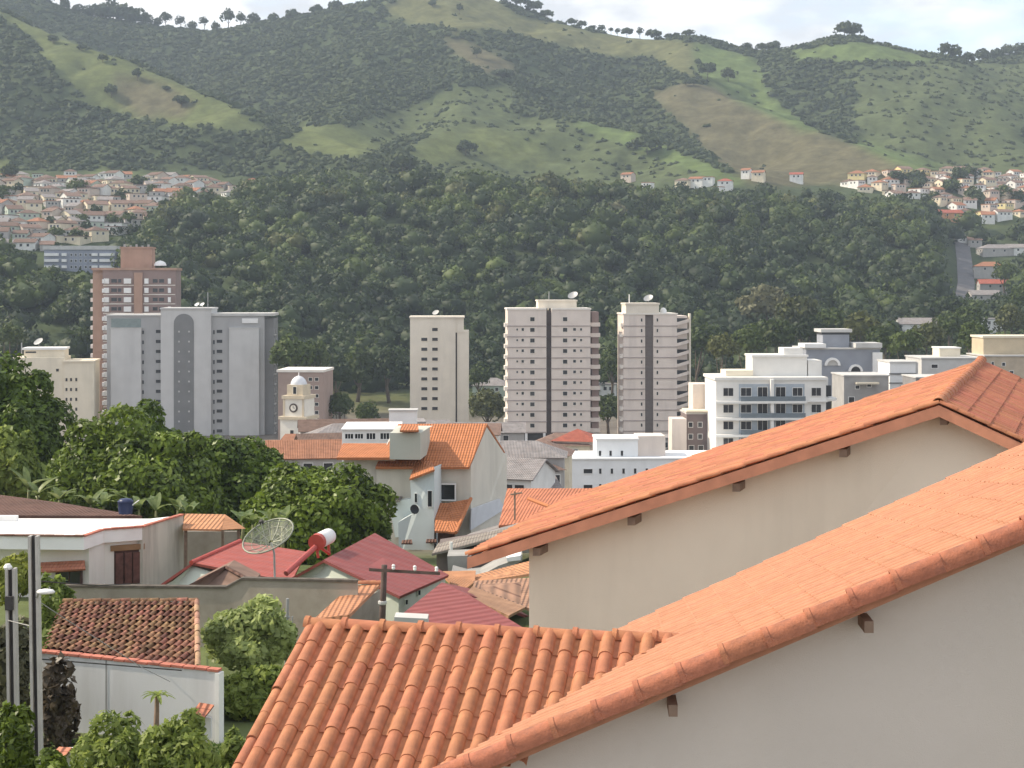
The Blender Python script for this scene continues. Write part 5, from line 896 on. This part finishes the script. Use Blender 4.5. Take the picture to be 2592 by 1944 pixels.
mb = MB(); mb.tube([fd, Md @ Vector((0, 0, 1.0))], .09, 8); mb.build('feed_horn', DARK, dt); mb = MB(); mb.tube([U(696, 1480, 66), U(694, 1400, 66), Md @ Vector((0, 0, -.02))], .045, 8); mb.build('mast', METAL, dt)
# solar water heater
sw = thing('solar_water_heater', 'white tank of a solar water heater on red stand and tilted tube', 'water heater', U(800, 1425, 72)); mb = MB(); mb.tube([U(806, 1370, 71.6), U(832, 1357, 73)], .36, 16); mb.build('tank', WHT, sw, True)
mb = MB(); mb.tube([U(800, 1374, 71.3), U(806, 1370, 71.6)], .38, 16); mb.build('tank_cap', REDP, sw); mb = MB(); mb.tube([U(724, 1452, 69.5), U(798, 1385, 71.3)], .13, 10); mb.build('collector_tube', mat('dusky_red', (.40, .09, .08), .5), sw)
for a_, b_ in (((800, 1378, 71.4), (806, 1412, 71.4)), ((830, 1368, 72.8), (834, 1405, 72.8)), ((800, 1378, 71.4), (834, 1402, 72.8))): mb = MB(); mb.tube([U(*a_), U(*b_)], .07, 6); mb.build('stand_leg', REDP, sw)
# power pole with crossarm
pp = thing('crossarm_pole', 'weathered power pole with a wooden crossarm and insulators', 'power pole', U(966, 1600, 50)); PWD = mat('pole_wood', (.10, .07, .06), .9, .3, 3)
mb = MB(); mb.tube([U(965, 1640, 50), U(973, 1430, 50)], [.11, .09], 8); mb.build('pole', PWD, pp, True); mb = MB(); mb.hull([U(934, 1446, 49.8), U(1114, 1456, 49), U(1114, 1456, 49.12), U(934, 1446, 49.92), U(934, 1438, 49.8), U(1114, 1448, 49), U(1114, 1448, 49.12), U(934, 1438, 49.92)]); mb.build('crossarm', PWD, pp)
for x, y, d in ((996, 1442, 49.5), (1050, 1445, 49.3), (1105, 1448, 49.1)): mb = MB(); mb.lathe(U(x, y, d), [(.03, 0), (.06, .05), (.04, .09), (.06, .12), (.03, .17)], 8); mb.build('insulator', WHT, pp)
mb = MB(); mb.lathe(U(968, 1530, 50), [(.12, 0), (.14, .03), (.14, .1), (.12, .12)], 10); mb.build('collar', CON, pp)
# ------------------------------------------------------------------ centre house and its neighbours
ORG = roof_mat('orange_house_roof', (.46, .175, .075), .22, .37, .15, (.36, .15, .08), .35); HGR = mat('grey_cream_plaster', (.64, .60, .52), .92, .05, .5, .1, 30, (.36, .33, .29), .35, .7, streak=True); PBL = mat('pale_blue_plaster', (.60, .66, .66), .92, .05, .5, .1, 30, (.38, .43, .44), .3, .7, streak=True)
ce = thing('orange_roof_house', 'tall grey-cream house with a steep orange roof and square window', 'house', U(1180, 1400, 122))
slab('roof', [U(1008, 1073, 125.5), U(1233, 1072, 124.5), U(1187, 1182, 118.8), U(950, 1182, 119.8)], .2, ORG, ce); slab('roof', [U(1233, 1072, 124.5), U(1008, 1073, 125.5), U(1060, 1142, 131), U(1278, 1144, 130)], .2, ORG, ce)
mb = MB(); mb.prism([U(1192, 1180, 119.6), U(1231, 1079, 124.4), U(1275, 1146, 129.4), U(1283, 1150, 130), U(1283, 1420, 130), U(1192, 1420, 119.6)], Vector((-7.2, .7, 0))); mb.build('wall', HGR, ce)
Fh = Fac(119.55, 1130, -5); Fh.part('tank_room', 997, 1074, 1090, 1156, -2.2, 3, mat('grey_green_plaster', (.45, .46, .40), .92, .05, .5), ce); slab('tank_room_roof', [U(1016, 1076, 120.5), U(1058, 1076, 120.5), U(1060, 1089, 117), U(1012, 1089, 117)], .15, ORG, ce)
window(Fac(119.6, 1127, -5), 1127, 1245, 50, 38, WHT, ce, mull=0, dep=.18, y=-.05); slab('side_roof', [U(868, 1122, 124), U(1000, 1122, 123), U(1000, 1158, 119), U(852, 1158, 120)], .2, ORG, ce)
slab('lean_to_roof', [U(1102, 1273, 119), U(1138, 1273, 118.8), U(1134, 1345, 114.5), U(1100, 1344, 114.8)], .15, ORG, ce); slab('lean_to_roof', [U(1138, 1272, 118.8), U(1192, 1262, 119.2), U(1154, 1348, 114.2), U(1134, 1346, 114.5)], .15, ORG, ce)
mb = MB(); mb.tube([U(1192, 1262, 119.1), U(1154, 1348, 114.1)], .14, 6); mb.build('verge_roll', ORG, ce); mb = MB(); mb.prism([U(1108, 1350, 115.2), U(1150, 1352, 115), U(1150, 1420, 115), U(1108, 1420, 115.2)], (0, 2, 0)); mb.build('lean_to_wall', WDK, ce)
mb = MB(); mb.prism([U(1190, 1288, 119.2), U(1262, 1262, 127), U(1276, 1288, 128.6), U(1240, 1310, 124.6), U(1188, 1342, 118.9)], Vector((.25, -.2, 0)) * .4); mb.build('white_render_patch', mat('cool_white_render', (.62, .63, .66), .9, .05, 1), ce)
mb = MB(); mb.prism([U(870, 1158, 121), U(1000, 1158, 120.4), U(1000, 1230, 120.4), U(870, 1230, 121)], (0, 5, 0)); mb.build('side_wall', HGR, ce)
bw = thing('pale_blue_house', 'narrow pale blue house in front of the orange roofed house', 'house', U(1060, 1410, 117)); mb = MB(); mb.prism([U(1038, 1208, 117), U(1099, 1186, 116.4), U(1099, 1420, 116.4), U(1010, 1420, 117.2), U(1008, 1322, 117.2), U(1042, 1302, 117)], (.4, 3, 0)); mb.build('wall', PBL, bw)
slab('roof', [U(1056, 1164, 121), U(1092, 1160, 121), U(1100, 1188, 116), U(1036, 1212, 116.5)], .15, ORG, bw); window(Fac(116.9, 1053, 3), 1053, 1260, 6, 22, WHT, bw, dep=.08, y=-.03); window(Fac(116.5, 1088, 3), 1088, 1262, 10, 40, WHT, bw, dep=.1, y=-.05)
for x, y in ((1030, 1375), (1092, 1372)): slab('awning', [U(x - 12, y - 8, 116.6), U(x + 12, y - 10, 116.6), U(x + 14, y, 115.6), U(x - 14, y, 115.6)], .1, OLDR, bw)
ds_ = thing('dark_dish', 'small dark satellite dish on the pale blue wall', 'satellite dish', U(1046, 1300, 116.3)); dish(ds_, U(1048, 1290, 116.2), .36, mat('dark_dish_paint', (.03, .032, .035), .8), R(70), R(30), 'bowl')
gs = thing('grey_sheds', 'cluster of grey sheet roofs left of the pale blue house', 'shed', U(1010, 1300, 122)); GSH = roof_mat('grey_sheet', (.26, .24, .23), .18, 2.5, .2, (.12, .10, .09), .5, .5)
slab('roof', [U(985, 1160, 128), U(1050, 1158, 128), U(1040, 1205, 122), U(960, 1215, 122)], .12, GSH, gs); slab('roof', [U(984, 1228, 124), U(1040, 1222, 124), U(1012, 1266, 119), U(982, 1270, 119)], .12, GSH, gs); mb = MB(); mb.prism([U(985, 1270, 119.6), U(1044, 1262, 119.2), U(1044, 1360, 119.2), U(1000, 1360, 119.6)], (0, 4, 0)); mb.build('wall', PBL, gs); mb = MB(); mb.prism([U(985, 1210, 124), U(1046, 1205, 124), U(1046, 1250, 124), U(985, 1250, 124)], (0, 4, 0)); mb.build('wall', HGR, gs)
mb = MB(); mb.lathe(U(990, 1180, 121), [(.35, 0), (.4, .5), (.38, .9), (.1, 1.0)], 12); tag(mb.build('white_water_tank', WHT, None, True), 'small white water tank on the grey sheds', 'water tank')
og = thing('long_orange_roof', 'long orange tile roof right of the tall gabled house', 'house', U(1400, 1320, 105)); OG2 = roof_mat('deep_orange_roof', (.46, .17, .09), .22, .37, .2, (.28, .11, .07), .5)
slab('roof', [U(1284, 1236, 108), U(1520, 1236, 107), U(1480, 1310, 97), U(1262, 1330, 98)], .2, OG2, og); slab('roof', [U(1520, 1236, 107), U(1284, 1236, 108), U(1284, 1262, 118), U(1520, 1262, 118)], .2, OG2, og); mb = MB(); mb.prism([U(1270, 1330, 99), U(1480, 1312, 98), U(1480, 1400, 98), U(1270, 1400, 99)], (0, 8, 0)); mb.build('wall', HGR, og)
mb = MB(); mb.tube([U(1338, 1262, 100), U(1390, 1282, 97.5)], .12, 6); mb.build('hip_roll', ORG, og)
og_p = thing('roof_aerial', 'thin aerial pole with a crossbar above the long orange roof', 'aerial', U(1303, 1315, 98)); mb = MB(); mb.tube([U(1303, 1316, 98), U(1303, 1244, 98)], .06, 6); mb.build('mast', WOOD, og_p); mb = MB(); mb.tube([U(1292, 1252, 98), U(1322, 1247, 98)], .06, 6); mb.build('crossbar', WOOD, og_p)
gr = thing('grey_lean_to', 'row of old grey fibre-cement roofs stepping up to the right', 'lean-to', U(1200, 1410, 95)); 
slab('roof', [U(1190, 1350, 100), U(1372, 1296, 101), U(1340, 1326, 95), U(1110, 1388, 94)], .12, GSH, gr); slab('roof', [U(1110, 1374, 95), U(1330, 1326, 95), U(1290, 1352, 90), U(1092, 1402, 90)], .12, roof_mat('mossy_sheet', (.24, .21, .18), .18, 2.5, .3, (.10, .085, .07), .6, .5), gr); mb = MB(); mb.prism([U(1105, 1400, 91), U(1300, 1370, 91), U(1300, 1460, 91), U(1105, 1460, 91)], (0, 5, 0)); mb.build('wall', mat('dark_plaster', (.16, .13, .12), .95, .3, 1), gr); mb = MB(); mb.tube([U(1143, 1440, 90), U(1142, 1372, 90)], .09, 6); mb.build('post', WHT, gr)  # wall under the sheet roofs has a very dark base colour
ct = thing('concrete_terrace', 'grey concrete terrace wall with a curved slab behind the red roof', 'terrace', U(1180, 1460, 84)); mb = MB(); mb.prism([U(1132, 1408, 85), U(1192, 1406, 85), U(1192, 1470, 85), U(1136, 1470, 85)], (0, 2, 0)); mb.build('wall', mat('terrace_concrete', (.30, .29, .27), .9, .15, 1), ct); mb = MB(); mb.prism([U(1142, 1452, 82), U(1180, 1462, 82), U(1214, 1458, 82), U(1262, 1432, 82), U(1322, 1410, 82), U(1322, 1420, 82), U(1270, 1444, 82), U(1216, 1470, 82), U(1176, 1474, 82)], (0, 2.5, 0)); mb.build('curved_slab', mat('terrace_concrete', (.30, .29, .27), .9, .15, 1), ct); mb = MB(); mb.prism([U(1282, 1412, 81.8), U(1318, 1406, 81.8), U(1318, 1418, 81.8), U(1284, 1422, 81.8)], (0, 1, 0)); mb.build('white_cover', WHT, ct)
# ------------------------------------------------------------------ near trees and plants
MANGO = leaf_mat('mango_leaves', (.013, .030, .005), (.135, .20, .024), .26, .42, .35); MANGO2 = leaf_mat('mango_leaves_new', (.018, .038, .006), (.20, .27, .033), .26, .42, .35); BUSH = leaf_mat('bush_leaves', (.055, .095, .018), (.31, .37, .09), .4, .45, .8); PALE = leaf_mat('pale_leaves', (.10, .14, .04), (.44, .50, .19), .4, .45, .8); DARKR = leaf_mat('dark_red_leaves', (.035, .028, .022), (.15, .115, .075), .3, .4, 1.5); BAN = leaf_mat('banana_leaf', (.07, .12, .03), (.24, .28, .11), .35, .45, .8); YELG = leaf_mat('yellow_green_leaves', (.10, .13, .02), (.32, .34, .06), .3, .5, .8)
def crown_tree(name, label, px0, px1, py0, py1, d, m, nleaf, leaf, seed, group=None, base_py=None, **k):
    cx = (px0 + px1) / 2; r = (px1 - px0) / 2 * d / F; top = U(cx, py0, d).z; bot = U(cx, py1, d).z; rz = (top - bot) / 1.45; gx = U(cx, YH, d).x; g = min(ground(gx, d), bot - .5)
    return tree(name, label, (gx, d, g), top - g, (r, r * .9, rz), m, nleaf, leaf, group, seed, **k)
G = 'mango trees behind the white house'
crown_tree('mango_tree', 'leftmost large dark mango tree in front of the cream block', -150, 205, 912, 1260, 128, MANGO, 20000, .24, 1, G, nl=46, lobe=.27)
crown_tree('mango_tree', 'broad bright-topped mango tree in the middle of the row', 95, 590, 1042, 1330, 112, MANGO2, 32000, .22, 2, G, nl=54, lobe=.24)
crown_tree('mango_tree', 'dark mango crown peeking behind the broad bright one', 250, 470, 1034, 1250, 124, MANGO, 12000, .24, 3, G, nl=30, lobe=.3)
crown_tree('mango_tree', 'mango tree between the broad one and the rounded one', 430, 770, 1086, 1340, 118, MANGO, 20000, .22, 4, G, nl=44, lobe=.26)
crown_tree('mango_tree', 'rounded dark mango tree right of the row beside the pale blue house', 605, 1000, 1148, 1430, 102, MANGO2, 26000, .21, 5, G, nl=50, lobe=.24)
crown_tree('street_tree', 'sparse yellowish small tree at the left edge under the mangoes', -40, 110, 1085, 1260, 100, BUSH, 3500, .26, 6)
crown_tree('garden_tree', 'leafy pale green garden tree between the shed and the tiled roof', 520, 745, 1528, 1670, 52, PALE, 8000, .125, 7, nl=34, lobe=.34, trunk_r=.12)
crown_tree('garden_shrub', 'darker shrub under the leafy garden tree', 545, 725, 1690, 1800, 50, BUSH, 5000, .12, 8, nl=24, trunk_r=.08)
crown_tree('red_leaf_shrub', 'upright dark reddish shrub against the white yard wall', 98, 186, 1680, 1878, 45.5, DARKR, 1100, .15, 9, nl=14, lobe=.42, trunk_r=.05)
crown_tree('pole_bush', 'yellow-green bush behind the tall concrete pole', -30, 92, 1395, 1500, 62, YELG, 2200, .16, 10, nl=20, trunk_r=.06)
crown_tree('pole_bush', 'dim bush between the poles and the shed roof', 92, 185, 1470, 1660, 56, BUSH, 1800, .15, 11, nl=16, trunk_r=.06)
crown_tree('pole_bush', 'tall dry bush behind the leftmost pole', -40, 75, 1560, 1800, 47, leaf_mat('dry_leaves', (.05, .055, .03), (.14, .13, .07), .2, .6, 1), 2200, .14, 12, nl=18, trunk_r=.06)
for i, (a0_, a1_, t0, t1, d, m, nn, lb) in enumerate([(205, 400, 1815, 2010, 38.5, BUSH, 2000, 'broad-leaved bush in the lower yard left of the small palm'), (360, 560, 1800, 2010, 37.5, MATS['bush_leaves'], 2100, 'glossy broad-leaved bush at the end of the white wall'), (-30, 90, 1790, 1990, 37, MATS['mango_leaves_new'], 1300, 'green shrub at the bottom left corner behind the poles'), (90, 180, 1900, 2010, 36, MATS['mango_leaves_new'], 700, 'low green shrub between the pole and the tiled pillar'), (555, 640, 1850, 1960, 40, BUSH, 700, 'low bush in the gap between wall and tiled roof')]):
    crown_tree('yard_bush', lb, a0_, a1_, t0, t1, d, m, int(nn * 2.1), .105, 20 + i, nl=20, lobe=.34, trunk_r=.04, asp=.45)
def frond(parent, base, az, ln, wd, m, lift, droop, name='leaf', n=7):
    mb = MB(); dirv = Vector((math.cos(az), math.sin(az), 0)); side = Vector((-math.sin(az), math.cos(az), 0)); L_, R_, Cc = [], [], []
    for i in range(n + 1):
        f = i / n; p = Vector(base) + dirv * ln * f * math.cos(lift * (1 - .3 * f)) + UP * (ln * (f * math.sin(lift) - droop * f * f)); w_ = wd * math.sin(math.pi * min(1, .08 + f * .92)) ** .7 * .5 + .01
        Cc.append(p - UP * w_ * .25); L_.append(p + side * w_); R_.append(p - side * w_)
    for i in range(n): mb.face([L_[i], L_[i + 1], Cc[i + 1], Cc[i]]); mb.face([Cc[i], Cc[i + 1], R_[i + 1], R_[i]])
    return mb.build(name, m, parent, True)
rr = random.Random(12)
for i, (px, py, d, h) in enumerate([(72, 1255, 97, 3.4), (95, 1262, 96, 2.8), (150, 1268, 95, 2.4), (230, 1285, 94, 2.6), (262, 1290, 93, 2.7), (312, 1280, 93, 3.0), (352, 1300, 92, 2.8), (395, 1300, 92, 2.6), (450, 1300, 92, 2.6), (478, 1305, 91, 2.2), (615, 1330, 92, 2.6), (640, 1335, 91, 2.6), (690, 1345, 90, 3.2), (715, 1350, 89, 3.0)]):
    h *= .82; b0 = U(px, py + 34, d); t = thing('banana_plant', 'banana plant with arching pale leaves in front of the mango trees, ' + nth(i), 'banana plant', (b0.x, b0.y, min(b0.z, ground(b0.x, b0.y) + 3)), 'banana plants below the mango trees')
    mb = MB(); top = b0 + UP * h * .45; mb.tube([b0 - UP * 2.5, b0, top], [.13, .11, .06], 7); mb.build('stem', leaf_mat('banana_stem', (.12, .13, .05), (.24, .24, .11), .1, .6, 2), t, True)
    for j in range(6): frond(t, top, rr.random() * 6.28, h * rr.uniform(.55, .8), .42, BAN, R(rr.uniform(45, 80)), rr.uniform(.25, .6))
pb = U(393, 1850, 44); sp = thing('small_palm', 'small palm with a dark trunk before the white wall', 'palm', (pb.x, pb.y, ground(pb.x, pb.y))); mb = MB(); mb.tube([Vector((pb.x, pb.y, ground(pb.x, pb.y) - .2)), U(398, 1760, 44)], [.11, .06], 7); mb.build('trunk', WOOD, sp)
for j in range(11): frond(sp, U(398, 1762, 44), j * .571, .55, .10, BUSH, R(rr.uniform(25, 60)), rr.uniform(.5, .9), 'frond')
# individual trees at the foot of the wooded hill and between the towers
mids = [(25, 880, 70, 60, 500, 1), (205, 880, 60, 50, 560, 1), (585, 905, 70, 60, 520, 1), (640, 920, 60, 70, 500, 1), (735, 945, 110, 95, 470, 1), (790, 940, 90, 80, 490, 1), (850, 985, 80, 80, 520, 0), (905, 990, 90, 110, 540, 1), (985, 975, 80, 100, 540, 0), (860, 1060, 70, 70, 430, 1), (930, 1075, 60, 60, 400, 1), (1210, 985, 60, 70, 540, 1), (1235, 1075, 90, 90, 470, 2), (1540, 1075, 70, 80, 480, 1), (1548, 960, 60, 80, 540, 1), (1780, 900, 90, 80, 520, 1), (1830, 915, 80, 70, 470, 2), (1890, 905, 90, 80, 480, 1), (1938, 815, 130, 90, 600, 3), (2020, 830, 100, 80, 580, 2), (1965, 890, 100, 80, 490, 1), (2050, 870, 80, 70, 500, 0), (2110, 850, 90, 70, 540, 1), (2180, 870, 100, 80, 520, 2), (2240, 900, 90, 80, 480, 1), (2290, 905, 80, 70, 450, 1), (2345, 890, 90, 70, 480, 2), (2400, 860, 80, 70, 540, 1), (2450, 850, 90, 80, 560, 1), (2470, 900, 80, 90, 430, 1), (2560, 850, 80, 80, 560, 2), (2590, 790, 70, 70, 640, 1), (2545, 720, 60, 60, 780, 1), (2410, 800, 60, 50, 620, 0)]
for i, (px, pyb, wp, hp, d, mi_) in enumerate(mids):
    p = U(px, pyb, d); k = d / F; g = min(ground(p.x, p.y), p.z); h = hp * k; r_ = wp * k / 2
    tree('valley_tree', ('greyish rounded tree standing out below the dark forest' if i == 18 else 'green tree at the foot of the wooded hill, ' + nth(0) if i == 0 else 'green tree in the valley by the towers, ' + (ORD[i] + ' from the left' if i < 30 else ['one of the last four at the right', 'right edge below the hill road', 'beside the hill road houses', 'where the forest meets the road'][i - 30])), (p.x, p.y, g), p.z + h - g, (r_, r_, h * .52), LM_FOR[mi_] if i != 18 else LM_FOR[3], 900, r_ * .13, 'trees in the valley around the towers', 200 + i, nl=22, lobe=.34, trunk_r=h * .04, limbs=3)
mb = MB(); rg = np.random.default_rng(5); ng = 9000; gx = rg.uniform(-14.5, -5.5, ng); gy = rg.uniform(35, 46.5, ng); gz_ = gz(gx, gy); cen = np.stack([gx, gy, gz_ + .06], -1); q = leaf_quads(cen, unit(rg.normal(size=(ng, 3)) * np.array([1, 1, .3])), .10, rg, .2)
tag(np_mesh('lawn_grass', q.reshape(-1, 3), np.arange(4 * ng).reshape(-1, 4), leaf_mat('grass_blades', (.03, .07, .012), (.10, .17, .03), .3, .6, .6)), 'short green grass of the yard below the white wall', 'grass', kind='stuff')
# ------------------------------------------------------------------ haze
mb = MB(); mb.hull([(-3600, -410, -40), (3600, -410, -40), (5200, 3000, -40), (-5200, 3000, -40), (-3600, -410, 520), (3600, -410, 520), (5200, 3000, 520), (-5200, 3000, 520)])
hm = bpy.data.materials.new('haze_air'); hm.use_nodes = True; t_ = hm.node_tree; t_.nodes.clear(); pv = N(t_, 'ShaderNodeVolumePrincipled'); pv.inputs['Color'].default_value = (.70, .83, 1, 1); pv.inputs['Density'].default_value = .00014; pv.inputs['Anisotropy'].default_value = 0.0; om = N(t_, 'ShaderNodeOutputMaterial'); t_.links.new(pv.outputs[0], om.inputs['Volume'])
hzb = mb.build('haze', hm); tag(hzb, kind='stuff')
